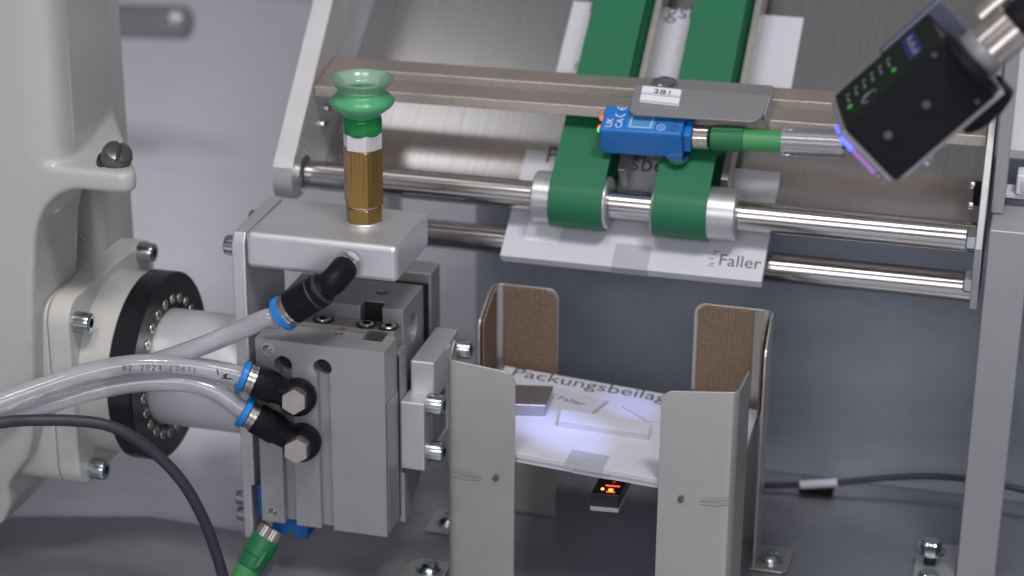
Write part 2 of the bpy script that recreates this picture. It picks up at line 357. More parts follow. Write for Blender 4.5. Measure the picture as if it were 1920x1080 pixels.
# upper column with a big chamfer
col = [(-460, YF), (a0.x-20, YF), (a0.x-10, YF+2), (a0.x-4, YF+6), (a0.x-1, YF+13), (a0.x, YF+22), (XS, a1.y), (XS-1, a1.y+6), (-460, a1.y+6)]
lt = P(140, 358, 'Y', YF).z
cast = MB()
cast.prism(col, lt+4, 260, 'Z')
led = [(-460, YF), (cornr.x-6, YF), (cornr.x-1, YF+4), (cornr.x, YF+10), (XS+1, a1.y+2), (-460, a1.y+2)]
cast.prism(led, lt, zl, 'Z')
pts = [(-160, 300), (150, 340), (140, 357), (122, 362), (105, 370), (84, 390), (70, 420), (64, 460), (62, 540), (62, 640), (63, 740), (62, 820), (52, 862), (24, 896), (14, 915), (20, 948), (4, 985), (-60, 1000), (-160, 1010)]
pp = [P(x, y, 'Y', YF) for x, y in pts]
cast.prism([(p.x, p.z) for p in pp], YF, 24, 'Y')
o = cast.build('arm_casting', 'white', ra)
md = o.modifiers.new('remesh', 'REMESH'); md.mode = 'VOXEL'; md.voxel_size = 1.6*K; md.use_smooth_shade = True
md = o.modifiers.new('smooth', 'SMOOTH'); md.factor = .6; md.iterations = 26
br = P(254, 420, 'Y', 116)
MB().box((-460, 62, AZC-60), (br.x, 118, 262)).build('rear_housing', 'white', ra, bev=8, seg=5)
MB().tube([P(78, 398, 'Y', 58), P(110, 412, 'Y', 59), P(138, 430, 'Y', 59.5), P(160, 450, 'Y', 60)], 1.2, 8, 4).build('seam', 'anod', ra)
# wrist barrel
def rsq(h, r):
    out = []
    for (sx1, sy1, a0_) in ((1, 1, 0), (-1, 1, 90), (-1, -1, 180), (1, -1, 270)):
        for i in range(9):
            a = math.radians(a0_+i*11.25); out.append((AY+sx1*(h-r)+r*math.cos(a), AZC+sy1*(h-r)+r*math.sin(a)))
    return out
MB().prism(rsq(67, 17), -299, -284, 'X').build('wrist_lug_plate', 'cream', ra, bev=1.6, seg=3)
MB().prism(rsq(66, 14), -380, -299.6, 'X').build('wrist_housing', 'cream', ra, bev=1.6, seg=3)
lathe((-310, AY, AZC), (1, 0, 0), [(0, 64), (26, 64), (26.1, 63.5), (5, 62), (9, 61.5), (9.3, 60.8), (10, 60.8), (10.3, 61.3), (47, 61.3), (48, 60.5)], 96).build('wrist_collar', 'cream', ra, ang=25)
fm = cap_screw_mesh(6.6, 11)
for a in (54, 138, 229, 319):
    a = math.radians(a); put(fm, 'screw', (-284, AY+76*math.cos(a), AZC+76*math.sin(a)), (1, 0, 0), ra, rot=.3)
p = P(160, 674, 'X', -290); put(socket_mesh(4.0), 'screw', (P(160, 674, 'Y', -22.6).x, AY-61.2*math.cos(.2), AZC+61.2*math.sin(.2)), (0, -1, .2), ra)
# black tool flange
fl = MB().lathe((-263, AY, AZC), (1, 0, 0), [(0, 62), (1.2, 63.6), (16.4, 63.6), (17.6, 62.4), (17.6, 41), (15.5, 40.5), (15.5, 20)], 112).build('tool_flange', 'blackmetal', ra, ang=30)
sm = cap_screw_mesh(3.4, 3.2, 'hexsteel')
for i in range(24):
    a = 2*math.pi*i/24+.08; put(sm, 'screw', (-247.8, AY+46*math.cos(a), AZC+46*math.sin(a)), (1, 0, 0), ra, rot=a)
# slotted plug on the ledge
pc = P(214, 306, 'Z', zl)
pax = Vector((.45, -.25, .85)).normalized()
hp = lathe(pc, pax, [(-2, 6), (1, 9), (8, 9.6), (11, 8.6), (12.6, 5.5), (13.2, 1)], 40)
perp = pax.cross(Vector((1, .3, 0))).normalized()
cut = MB().fbox(pc+pax*9.2-perp*10-pax.cross(perp)*1.3, perp*20, pax.cross(perp)*2.6, pax*6)
hp.build('slotted_plug', 'plugsteel', ra, cuts=[cut], bev=.3)
lathe(pc-pax*1.2, pax, [(0, 10.8), (1.6, 10.8), (2.0, 10)], 36).build('plug_washer', 'hole', ra)
# blurred round rod far behind
o = cyl(P(150, 38, 'Y', 760), P(352, 42, 'Y', 700), 17, ch=8).build('handrail', 'anod_mid'); tag(o, 'blurred white round rail end behind the robot column, top left', 'rail')
# ================================================================== MOUNTING TUBE
mt = lathe((-250, AY, AZC), (1, 0, 0), [(0, 38.6), (3, 39), (65.2, 39), (65.6, 38.4)], 96).build('mounting_tube', 'tubealu', ang=25)
tag(mt, 'thick silver aluminium tube between black robot flange and gripper plate', 'tube')
# ================================================================== MOUNTING PLATE with bracket block
mp = thing('gripper_bracket', (-130, 40, -202), 'aluminium angle bracket carrying the suction cup on its rounded block', 'bracket')
plp = [(5, -202), (5, -183), (5, 8), (9, 15), (74, 17), (74, -202)]
cuts = [MB().box((-178, 0, -203), (-170, 40, -162))]
MB().prism(plp, -184.4, -175.6, 'X').build('side_plate', 'alu', mp, bev=1.2, seg=3, cuts=cuts)
blk = MB().box((-175.4, 5.5, -8), (-75, 74, 16.5)); bo = blk.build('block', 'alu_x', mp, cuts=[cyl((-108, 41, 6), (-108, 41, 30), 8.5)])
md = bo.modifiers.new('bevel', 'BEVEL'); md.width = 4.2*K; md.segments = 5; md.limit_method = 'ANGLE'; md.angle_limit = math.radians(60); md.harden_normals = True
cm = cap_screw_mesh(6.5, 8.5)
for (yy, zz) in ((17, 2), (60, 4)): put(cm, 'screw', (-184.4, yy, zz), (-1, 0, 0), mp)
cm2 = cap_screw_mesh(5, 6)
for zz in (-187, -175): put(cm2, 'screw', (-184.4, 11, zz), (-1, 0, 0), mp)
# ================================================================== SUCTION CUP
sx_, sy_ = -108., 41.
sc = thing('suction_cup', (sx_, sy_, 16.5), 'green bellows suction cup on a brass hexagon stem above the aluminium block', 'suction cup')
hx = lambda a, i: hexr(a)
lathe((sx_, sy_, 15), (0,0,1), [(0, 12), (3.6, 12), (4.2, 11.5)], 48).build('seal_ring', 'alu', sc)
def hexp(z0, z1, ap, m, name, ch=.9, ph=.35):
    lathe((sx_, sy_, z0), (0,0,1), [(0, ap*.985), (ch, ap*.99), (ch+.01, ap), (z1-z0-ch-.01, ap), (z1-z0, ap)], 72, ph=ph, rf=lambda a, i: min(hexr(a), 1.155) if 0 < i < 4 else (1.04)).build(name, m, sc, ang=22)
hexp(19.2, 29, 10.3, 'brass', 'brass_nut'); lathe((sx_, sy_, 28.6), (0,0,1), [(0, 10.4), (1.8, 10.4)], 40).build('washer', 'alu', sc)
hexp(30.2, 67.5, 11.2, 'brass', 'brass_stem'); hexp(67.2, 78, 10.9, 'tubealu', 'aluminium_collar', ch=.5)
Z0 = 77.5; SQ = .832
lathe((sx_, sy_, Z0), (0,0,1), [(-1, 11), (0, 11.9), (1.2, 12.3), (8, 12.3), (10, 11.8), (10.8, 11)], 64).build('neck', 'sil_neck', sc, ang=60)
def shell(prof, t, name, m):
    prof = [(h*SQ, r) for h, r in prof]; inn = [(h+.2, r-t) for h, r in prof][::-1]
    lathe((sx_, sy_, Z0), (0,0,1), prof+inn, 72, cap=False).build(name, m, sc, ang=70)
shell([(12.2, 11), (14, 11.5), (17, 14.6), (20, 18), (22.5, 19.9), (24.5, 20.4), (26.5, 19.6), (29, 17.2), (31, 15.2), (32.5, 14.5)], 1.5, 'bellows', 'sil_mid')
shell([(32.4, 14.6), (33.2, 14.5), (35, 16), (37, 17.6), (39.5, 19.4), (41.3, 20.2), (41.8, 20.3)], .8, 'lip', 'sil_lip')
lathe((sx_, sy_, Z0+22.5), (0,0,1), [(0, 13.6), (1, 14.4), (1.6, 14)], 40).build('filter_disc', 'labelwhite', sc)
for dx, dy, rr in ((-6, -3, 1.2), (2, -5, .7), (5, -3, .7), (-2, -6, .6), (7, 0, .6)):
    cyl((sx_+dx, sy_+dy, Z0+23.9), (sx_+dx, sy_+dy, Z0+24.5), rr, 10).build('filter_hole', 'hole', sc)
# ================================================================== PNEUMATIC GRIPPER
gr = thing('pneumatic_gripper', (-126, 40, -186), 'grey pneumatic slide gripper with two long slots and clamping jaws', 'gripper')
slot = lambda x, w, z1: MB().box((x-w/2, -1, -190), (x+w/2, 7, z1))
def px_x(px, py): return P(px, py, 'Y', 0).x
x1 = px_x(531, 690); x2 = px_x(602, 720)
x1b = px_x(545, 940); x2b = px_x(613, 940)
h1 = P(532, 684, 'Y', 0); h2 = P(601, 690, 'Y', 0)
cuts = [MB().box((x1b-4.6, -1, -190), (x1b+3.8, 6.5, h1.z)), cyl((x1, -1, h1.z), (x1, 12, h1.z), 6.0, 32),
        MB().box((x2b-4.4, -1, -190), (x2b+4.4, 5.5, h2.z)), cyl((x2b-.5, -1, h2.z), (x2b-.5, 11, h2.z), 6.2, 32),
        cyl((P(502, 655, 'Y', 0).x, -1, P(502, 655, 'Y', 0).z), (P(502, 655, 'Y', 0).x, 8, P(502, 655, 'Y', 0).z), 3.4, 24),
        cyl((P(511, 961, 'Y', 0).x, -1, P(511, 961, 'Y', 0).z), (P(511, 961, 'Y', 0).x, 8, P(511, 961, 'Y', 0).z), 3.2, 24),
        MB().box((-103, 16, -62), (-89.5, 30, -50)),
        cyl((P(634, 625, 'Z', -53).x, P(634, 625, 'Z', -53).y, -66), (P(634, 625, 'Z', -53).x, P(634, 625, 'Z', -53).y, -50), 3.3, 24),
        cyl((P(515, 610, 'Z', -53).x, P(515, 610, 'Z', -53).y, -66), (P(515, 610, 'Z', -53).x, P(515, 610, 'Z', -53).y, -50), 3.0, 24)]
MB().box((-169, 0, -184), (-82.6, 26, -53)).build('cylinder_body', 'anod', gr, cuts=cuts, bev=1.1, seg=3)
for q in ((502, 655), (511, 961)):
    p = P(q[0], q[1], 'Y', 0); lathe((p.x, 6, p.z), (0, -1, 0), [(0, 3.3), (4.2, 3.3), (4.2, 1.9), (1.5, 1.7)], 24).build('socket_plug', 'hexsteel', gr)
    lathe((p.x, .1, p.z), (0, -1, 0), [(0, 4.2), (.25, 4.2), (.25, 3.5), (0, 3.5)], 36, cap=False).build('hole_rim', 'alu', gr)
# thread turns inside the top hole
p = P(634, 625, 'Z', -53)
cyl((p.x, p.y, -65.8), (p.x, p.y, -62), 3.2, 20).build('hole_floor', 'hole', gr)
for k in range(4): lathe((p.x, p.y, -54.5-k*1.6), (0, 0, 1), [(0, 3.35), (.4, 2.75), (.8, 3.35)], 24, cap=False).build('thread', 'hexsteel', gr)
# brassy steel middle plate with two screws
MB().box((-168, 26.2, -180), (-84.5, 41.2, -50)).build('middle_plate', 'hexsteel', gr, bev=.5)
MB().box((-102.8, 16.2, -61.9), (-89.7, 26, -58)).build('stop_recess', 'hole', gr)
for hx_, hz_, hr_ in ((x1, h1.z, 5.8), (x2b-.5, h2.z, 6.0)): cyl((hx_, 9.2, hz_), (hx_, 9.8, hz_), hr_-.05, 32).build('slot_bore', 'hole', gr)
for q in ((687, 604), (728, 607), (606, 590)):
    p = P(q[0], q[1], 'Y', 33.4)
    lathe((p.x, p.y, -50.1), (0,0,1), [(0, 6.9), (.5, 6.9), (.5, 5.6), (-.2, 5.4)], 32, cap=False).build('counterbore', 'hole', gr)
    put(cap_screw_mesh(5.2, 1.6), 'screw', (p.x, p.y, -50), (0,0,1), gr)
# rear carriage
p = P(716, 546, 'Z', -40)
cuts = [cyl((p.x, p.y, -50), (p.x, p.y, -38), 4, 24), MB().box((-112, 40, -56), (-97.5, 52, -38)), cyl((-92, 62, -61), (-70, 62, -61), 9.5, 36)]
MB().box((-168, 41.4, -150), (-83, 86, -40.5)).build('carriage', 'anod_mid', gr, cuts=cuts, bev=.9)
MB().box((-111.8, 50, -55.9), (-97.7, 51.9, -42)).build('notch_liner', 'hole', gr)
lathe((-86.5, 62, -61), (1, 0, 0), [(0, 9.3), (.3, 9.3), (.3, 3), (0, 2.9)], 36).build('bore_plug', 'anod_dark', gr)
MB().box((-150, 86.2, -178), (-86, 108, -48)).build('guide_rail', 'black', gr, bev=.5)
MB().box((-130, 108.2, -115), (-84.5, 130, -41)).build('rear_block', 'anod_mid', gr, bev=1.5, seg=3)
MB().box((-84.4, 26.6, -165), (-80.4, 39.5, -64)).build('side_strip', 'anod_dark', gr, bev=.4)
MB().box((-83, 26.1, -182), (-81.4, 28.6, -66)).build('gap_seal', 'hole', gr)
MB().box((-82.3, 3, -182), (-81.9, 25, -90)).build('side_cover', 'anod', gr)
# lower rear carriage tail
MB().prism([(26.3, -150), (26.3, -186), (34, -186), (74, -160), (74, -150)], -82.2, -78.6, 'X').build('lower_tail', 'anod', gr, bev=.5)
# jaws
MB().box((-78.5, 40.5, -104), (-62.5, 99, -75)).build('jaw', 'alu_x', gr, bev=1.3, seg=3)
MB().box((-80.4, 24, -145.5), (-64, 45, -97)).build('jaw', 'alu_x', gr, bev=1.2, seg=3)
MB().box((-80, 45.2, -140), (-66, 80, -104.5)).build('jaw_web', 'anod_mid', gr, bev=1)
js = cap_screw_mesh(6.6, 9.5)
for q in ((797, 768), (797, 857)):
    p = P(q[0], q[1], 'X', -63); lathe((-64, 32, p.z), (1,0,0), [(0, 7), (1.6, 7), (1.6, 5)], 32).build('washer', 'hexsteel', gr); put(js, 'screw', (-62.4, 32, p.z), (1,0,0), gr)
put(cap_screw_mesh(6.2, 9.5), 'screw', (-60, 88, -84.5), (1,0,0), gr)
# ================================================================== BLUE SENSOR UNDER THE GRIPPER
us = thing('proximity_sensor', (-150, 18, -203), 'dark blue proximity sensor under the grey gripper with green plug', 'sensor')
MB().box((-166, 9, -199), (-141, 40, -186.2)).build('housing', 'bluedark', us, bev=1)
MB().box((-175.2, 8, -186), (-169.4, 26, -163)).build('side_housing', 'bluedark', us, bev=.8)
p = P(545, 1000, 'Y', 8.9); cyl((p.x, 8.6, p.z), (p.x, 9.4, p.z), 1.8, 16).build('eyelet', 'brass', us)
# ================================================================== FITTINGS AND HOSES
def frame(d):
    d = Vector(d).normalized(); return d
def dirpx(a, b): return (b-a)
def collar(fit, c, d, R, k=1.):
    """push-in end: black body end, metal ring, blue release ring; d points out of the fitting"""
    lathe(c, d, [(0, R*.98), (2.2, R*.98), (2.4, R*.90), (3, R*.90), (3.2, R*.98), (5, R*.98)], 40).build('metal_ring', 'hexsteel', fit, ang=25)
    lathe(c+d*5, d, [(0, R*.93), (1, R*1.12), (4.0, R*1.12), (4.8, R*1.0), (4.8, R*.7)], 40).build('release_ring', 'bluering', fit, ang=30)
def banjo(bolt_px, joint_px, end_px, label, y_off, hexp_):
    """swivel push-in fitting: round banjo on the slot, elbow, straight barrel towards the hose"""
    f = thing('push_in_fitting', P(*bolt_px, 'Y', -12), label, 'pipe fitting', 'black push in fittings on the gripper')
    b0 = P(*bolt_px, 'Y', 1.5); head = P(*hexp_, 'Y', -24)
    cyl((b0.x, 1.5, b0.z), (b0.x, -9, b0.z), 12.2, 40, ch=2).build('banjo', 'black', f)
    ax = (Vector((head.x, -22, head.z))-Vector((b0.x, -2, b0.z))).normalized()
    c0 = Vector((b0.x, -2, b0.z))
    lathe(c0, ax, [(0, 11.8), (3, 12.4), (8, 11.8), (11, 10)], 40).build('swivel', 'black', f)
    L = (Vector((head.x, -22, head.z))-c0).length
    lathe(c0+ax*(10), ax, [(0, 8.2), (1.2, 8.6), (2.2, 8.6)], 36).build('washer', 'blackmetal', f)
    lathe(c0+ax*(12), ax, [(0, 7.3), (L-12-.8, 7.3), (L-12, 6.95)], 72, rf=lambda a, i: min(hexr(a), 1.14), ph=.25).build('hex_head', 'hexsteel', f, ang=22)
    j = P(*joint_px, 'Y', -11); e_ = P(*end_px, 'Y', -13); d = (e_-j).normalized()
    s0 = c0 + ax*5
    dd = (j-s0).normalized()
    lathe(s0, (e_-s0), [(0, 7.5), (6, 8.2), ((j-s0).length-4, 9.0), ((j-s0).length-2, 10.2), ((e_-s0).length, 10.2)], 40).build('barrel', 'black', f, ang=40); br_ = bpy.data.objects[COL.objects[-1].name]
    d = (e_-s0).normalized()
    collar(br_, e_, d, 9.6)
    return f, e_ + d*9.5, d
fit1, e1, d1 = banjo((563, 738), (510, 722), (478, 714), 'upper black push in fitting on the gripper slot', 0, (548, 757))
fit2, e2, d2 = banjo((572, 822), (515, 800), (479, 783), 'lower black push in fitting below the other one on the gripper slot', 0, (552, 850))
def hose(pts, label, r=6.2):
    o = MB().tube(pts, r, 24, 10).build('air_hose', 'hose', ang=60); tag(o, label, 'hose', 'clear air hoses'); return o
h1 = hose([e1-d1*7, e1] + [P(x, y, 'Y', yy) for x, y, yy in ((385, 690, -19), (320, 683, -26), (250, 683, -36), (170, 697, -50), (90, 722, -66), (0, 755, -84), (-90, 795, -100))],
     'upper clear air hose with printed date running left from the gripper')
hose([e2-d2*7, e2] + [P(x, y, 'Y', yy) for x, y, yy in ((405, 735, -17), (350, 718, -21), (280, 716, -28), (200, 727, -40), (110, 752, -56), (0, 790, -80), (-90, 835, -100))],
     'lower clear air hose running left beneath the printed one')
# elbow fitting on block
f3 = thing('elbow_fitting', P(655, 490, 'Y', 0), 'black elbow fitting with nickel thread in the block front', 'pipe fitting')
k0 = P(655, 493, 'Y', 5.5)
dk = (P(634, 517, 'Y', -10)-k0).normalized()
lathe(k0, dk, [(0, 8.9), (1, 9.2), (1.8, 9.2), (1.8, 8)], 40).build('thread_ring', 'alu', f3)
lathe(k0+dk*1.6, dk, [(0, 8.0), (4.5, 8.0), (5.2, 7.6)], 48, rf=lambda a, i: hexr(a)*.97 if i < 2 else 1).build('nickel_hexagon', 'hexsteel', f3, ang=22)
k1 = k0 + dk*13; e3 = P(548, 577, 'Y', -16); k2 = P(612, 536, 'Y', -14)
MB().tube([k0+dk*7, k0+dk*11, P(625, 527, 'Y', -13), k2], 8.5, 32, 6).build('elbow', 'black', f3, ang=60)
d3 = (e3-k2).normalized()
br3 = lathe(k2-d3*3, d3, [(0, 8), (4, 8.6), (7, 10.4), (8, 11), ((e3-k2).length+3, 10.8)], 40).build('barrel', 'black', f3, ang=30)
lathe(k2+d3*2.0, d3, [(0, 10.3), (5.5, 10.6), (7.6, 11.4)], 40).build('barrel_ridge', 'rubber', br3)
collar(br3, e3, d3, 10.2); e3b = e3 + d3*9.5
h3 = hose([e3b-d3*6, e3b+d3*5] + [P(x, y, 'Y', yy) for x, y, yy in ((500, 597, -20), (430, 628, -21), (370, 652, -20), (300, 676, -18), (220, 700, -16), (120, 735, -24), (0, 782, -50), (-90, 820, -70))],
     'third clear air hose rising to the elbow fitting under the suction block')
# printing on the first hose
def on_path(s, pts, size, parent, m, Y):
    pass
pa = P(232, 694, 'Y', -45); pb = P(370, 698, 'Y', -45)
for i, ch in enumerate('02.2024 (061)'):
    t = i/12; px = 233+t*132; py = 694 + 1.0*math.sin(t*3.1)*-2 + t*3
    o_ = P(px, py, 'Y', -39+t*14.)-cd*8.0; q_ = P(px+8, py+.25+t*.5, 'Y', -39+t*14.+.9)-cd*8.0
    if ch != ' ': text(ch, 5.0, o_, q_-o_, cu, 'ink', h1, sx=1.1)
o_ = P(415, 709, 'Y', -24.6); q_ = P(440, 715, 'Y', -24.6)
MB().tube([o_, P(436, 711, 'Y', -24.6)], .45, 6, 1).build('arrow_print', 'ink', h1)
MB().prism([(0, 0), (1, 0), (0, 1)], 0, 1, 'Y') 
ah = [P(416, 705, 'Y', -24.8), P(428, 699, 'Y', -24.8), P(424, 706, 'Y', -24.8), P(430, 713, 'Y', -24.8)]
MB().add(ah + [v+Vector((0, .4, 0)) for v in ah], [(0,1,2),(0,2,3),(4,6,5),(4,7,6),(0,4,5,1),(1,5,6,2),(2,6,7,3),(3,7,4,0)]).build('arrow_print', 'ink', h1)
MB().tube([P(407, 693, 'Y', -25), P(409, 703, 'Y', -25)], .35, 6, 1).build('arrow_print', 'ink', h1)
# black cable
o = MB().tube([P(x, y, 'Y', yy) for x, y, yy in ((-90, 815, -120), (0, 793, -104), (60, 788, -92), (140, 789, -80), (200, 797, -72), (250, 820, -66), (300, 858, -60), (345, 908, -56), (380, 970, -52), (403, 1030, -50), (420, 1090, -50), (430, 1160, -50))], 3.7, 20, 10).build('black_cable', 'rubber', ang=60)
tag(o, 'dark grey rubber cable curving down in front of the robot flange', 'cable')
# green plug at the bottom
gp = thing('sensor_plug', P(500, 1000, 'Y', 2), 'green round cable plug with knurled nut beneath the gripper', 'cable plug')
g0 = P(512, 988, 'Y', 10); g1 = P(440, 1110, 'Y', -14); gd = (g1-g0).normalized()
knurl(g0, gd, 9, 8.7, 'hexsteel', gp, 'knurled_nut')
lathe(g0+gd*8, gd, [(0, 9), (1, 9.8), (13, 10), (14, 9.2)], 40).build('plug_body', 'greenconn', gp)
lathe(g0+gd*21, gd, [(0, 9.3), (9, 9), (10, 8.2)], 40).build('plug_body', 'greenconn', gp)
lathe(g0+gd*30, gd, [(0, 8.1), (22, 7.8), (24, 6.4)], 40).build('plug_tail', 'greenlight', gp)
MB().fbox(g0+gd*14+Vector((4, -10.2, 0)), gd*13, Vector((4, 2, 2)), Vector((0, 3, 0))).build('key_rib', 'greenconn', gp, bev=.5)
MB().tube([g0+gd*48, g0+gd*60, g0+gd*90+Vector((0, 0, -10))], 3.2, 16, 6).build('cable', 'rubber', gp)
# ================================================================== FEED BIN: FOUR CORNER BRACKETS
def sheet(path, zb, ztop, t, side=1):
    """thick strip standing on path (list of (x,y)); ztop(i,s,L) top height"""
    n = len(path); s = [0]
    for i in range(1, n): s.append(s[-1]+math.hypot(path[i][0]-path[i-1][0], path[i][1]-path[i-1][1]))
    L = s[-1]; m = MB(); v = []
    for i in range(n):
        a = path[max(i-1, 0)]; c = path[min(i+1, n-1)]; dx, dy = c[0]-a[0], c[1]-a[1]; l = math.hypot(dx, dy); nx, ny = -dy/l*side*t, dx/l*side*t
        z = ztop(s[i], L); x, y = path[i]
        v += [(x, y, zb), (x+nx, y+ny, zb), (x+nx, y+ny, z), (x, y, z)]
    f = [(0,1,2,3), (4*n-4, 4*n-1, 4*n-2, 4*n-3)]
    for i in range(n-1):
        for k in range(4): f.append((4*i+k, 4*i+(k+1) % 4, 4*i+4+(k+1) % 4, 4*i+4+k))
    return m.add(v, f)
def lpath(p0, c, p1, r, n=7):
    """L shaped path with a rounded corner at c"""
    p0, c, p1 = Vector(p0), Vector(c), Vector(p1); a = (p0-c).normalized(); b_ = (p1-c).normalized(); out = []
    def seg_(p, q, k): return [p.lerp(q, i/k) for i in range(k)]
    s, e_ = c+a*r, c+b_*r; ce = c+a*r+b_*r
    out += seg_(p0, p0.lerp(s, .3), 8); out += seg_(p0.lerp(s, .3), s, 3)
    for i in range(n):
        t = (i/(n-1))*math.pi/2; out.append(ce - b_*r*math.cos(t) - a*r*math.sin(t))
    out = out[:-1]+[e_] + seg_(e_, p1, 14)[1:] + [p1]
    q = p1 - b_*.0
    # refine end for the rounded top corner
    out = out[:-6] + [e_.lerp(p1, t) for t in (.62, .68, .74, .78, .82, .86, .89, .92, .945, .965, .98, .99, 1)]
    out2 = [out[0]]
    for p_ in out[1:]:
        if (p_-out2[-1]).length > .05: out2.append(p_)
    # enforce monotone end
    return [(p_.x, p_.y) for p_ in out2]
def rnd(s, L, r):
    d = L-s
    return 0 if d >= r else -(r-math.sqrt(max(0, r*r-(r-d)**2)))
g = 'stainless corner guides around the leaflets'
TH = 1.6
# front left: wing back end -> corner -> right end of the front face
fl_ = thing('corner_guide', (-20, 5, FL), 'front left stainless corner guide next to the gripper jaws', 'guide', g)
wp = lpath((-42.2, 19), (-41.5, 0), (2.6, 0), 4)
sheet(wp, FL+1, lambda s, L: (-44 - .62*s if s < 13 else -52.1-.10*(s-13)) + rnd(s, L, 9) + (0 if s > 3 else -(3-s)*1.2), TH, 1).build('sheet', 'inox', fl_, bev=.35)
fr_ = thing('corner_guide', (120, 5, FL), 'front right stainless corner guide with rounded inner corner', 'guide', g)
wp = lpath((145.5, 24), (141.7, 0), (94.6, 0), 4)
sheet(wp, FL+1, lambda s, L: (-46.5 - .30*s if s < 18 else -52-.10*(s-18)) + rnd(s, L, 7) + (0 if s > 3 else -(3-s)*1.2), TH, -1).build('sheet', 'inox', fr_, bev=.35)
for par, sgn, q0, q1, sp in ((fl_, 1, (841, 886), (903, 896), (929, 898)), (fr_, -1, (1379, 942), (1312, 940), (1276, 938))):
    a = P(*q0, 'Y', -TH-.1); c = P(*q1, 'Y', -TH-.1); yy = -TH-.12 if sgn > 0 else -TH-.12
    for dz in (0, -3.4):
        MB().tube([(a.x+sgn*3, yy, a.z+dz+.6), (a.x+sgn*8, yy, a.z+dz), ((a.x+c.x)/2, yy, (a.z+c.z)/2+dz), (c.x, yy, c.z+dz*.55)], .18, 6, 4).build('scribed_line', 'inkwear', par)
    s_ = P(*sp, 'Y', yy)
    me = MB(); me.lathe((s_.x, yy+.02, s_.z), (0, -1, 0), [(0, 2.0), (.12, 1.9)], 14, rf=lambda a, i: 1+.25*math.sin(3*a+1)*math.cos(2*a)); me.build('worn_spot', 'inkwear', par)
# rear left
rl_ = thing('corner_guide', (-20, 130, FL), 'rear left corner guide with brown pads, behind the leaflet', 'guide', g)
zt = -54.8
wl = P(881, 586, 'X', -47)
pth = lpath((-47.5, 98), (-46.5, 137), (-3, 137), 5)
sheet(pth, FL+1, lambda s, L: zt + (-14*(1-s/26) if s < 26 else 0) + rnd(s, L, 7) + (-(2-s)*1.5 if s < 2 else 0), TH, 1).build('sheet', 'inox', rl_, bev=.35)
MB().prism([(-41, -128), (-41, zt-1), (-12, zt-1), (-7, zt-3), (-4.2, zt-7), (-3.8, -128)], 135.0, 136.9, 'Y').build('pad', 'pad', rl_, bev=.3)
MB().prism([(99, -128), (99, zt-13.2), (122, zt-2), (131, zt-1.5), (131, -128)], -46.3, -44.6, 'X').build('pad', 'pad', rl_, bev=.3)
rr_ = thing('corner_guide', (110, 130, FL), 'rear right corner guide with brown pads and a bolted foot', 'guide', g)
pth = lpath((143.2, 99), (142, 139), (90, 139), 5)
sheet(pth, FL+1, lambda s, L: zt + (-14*(1-s/24) if s < 24 else 0) + rnd(s, L, 7) + (-(2-s)*1.5 if s < 2 else 0), TH, -1).build('sheet', 'inox', rr_, bev=.35)
MB().prism([(92.5, -150), (92.5, zt-5), (97, zt-1), (130, zt-1), (130, -150)], 137.0, 138.9, 'Y').build('pad', 'pad', rr_, bev=.3)
MB().prism([(108, -118), (108, zt-10), (120, zt-2), (132, zt-1.5), (132, -118)], 139.6, 141.2, 'X').build('pad', 'pad', rr_, bev=.3)
MB().prism([(141, 99), (163, 99), (167, 103), (167, 134), (141, 134)], FL+.5, FL+2.2, 'Z').build('foot', 'inox', rr_, bev=.5)
def dome_bolt(p, par, R=7.8):
    lathe(p, (0,0,1), [(0, R*1.22), (.9, R*1.22), (1.0, R*.98), (2.2, R), (4.0, R*.78), (5, R*.42), (5, R*.3), (3.2, R*.26)], 40).build('dome_screw', 'steel', par, ang=30)
bolt = P(1445, 1048, 'Z', FL+2.2); dome_bolt(bolt, rr_)
lb = P(806, 1068, 'Z', FL+2.2)
MB().prism([(lb.x-16, lb.y-14), (lb.x+12, lb.y-14), (lb.x+12, lb.y+14), (lb.x-10, lb.y+14), (lb.x-16, lb.y+8)], FL+.5, FL+2.2, 'Z').build('foot', 'inox', fl_, bev=.5)
dome_bolt(lb, fl_)
lb = P(840, 975, 'Z', FL+2.2)
MB().prism([(lb.x-12, lb.y-18), (lb.x+14, lb.y-18), (lb.x+14, lb.y+16), (lb.x-8, lb.y+16), (lb.x-12, lb.y+10)], FL+.5, FL+2.2, 'Z').build('foot', 'inox', rl_, bev=.5)
dome_bolt(lb, rl_)
# ================================================================== LEAFLETS
def leaflet(name, o, X, Y, N, W, D, T, label, tabx, two=True):
    """folded leaflet: o = front left top corner; X to the right, Y to the back, N up"""
    l = thing(name, o, label, 'leaflet', 'white folded package leaflets')
    X, Y, N = X.normalized(), Y.normalized(), N.normalized()
    b = MB().fbox(o-N*T, X*W, Y*D, N*T); fp = b.build('folded_paper', 'paper', l, bev=.25)
    # fold lines of the sheet along the front edge
    for k in range(3):
        h = -T*(.25+.22*k); MB().fbox(o+N*h-Y*.12+X*.6, X*(W-1.2), Y*.2, N*.12).build('fold_line', 'greyprint', fp)
    # adhesive tab wrapping the front edge
    if tabx > W: return l
    MB().fbox(o+X*tabx+N*.01-Y*.25, X*24.5, Y*19, N*.12).build('adhesive_tab', 'tab', fp, bev=.0)
    MB().fbox(o+X*tabx-Y*.25-N*(T+.1), X*24.5, Y*.15, N*(T+.2)).build('adhesive_tab', 'tab', fp)
    return l
def faller(o, X, Y, s, par):
    text('Faller', s, o, X, Y, 'greyink', par, ext=.05)
    X = Vector(X).normalized(); Y = Vector(Y).normalized(); N = X.cross(Y)
    for dx, dy, l in ((-.34, .78, .3), (-.42, .62, .28), (-.52, .33, .30), (-.40, .05, .22), (-.46, -.10, .26)):
        MB().fbox(Vector(o)+X*s*dx+Y*s*dy-N*.05, X*s*l, Y*s*.045, N*.1).build('logo_bar', 'greyink', par)
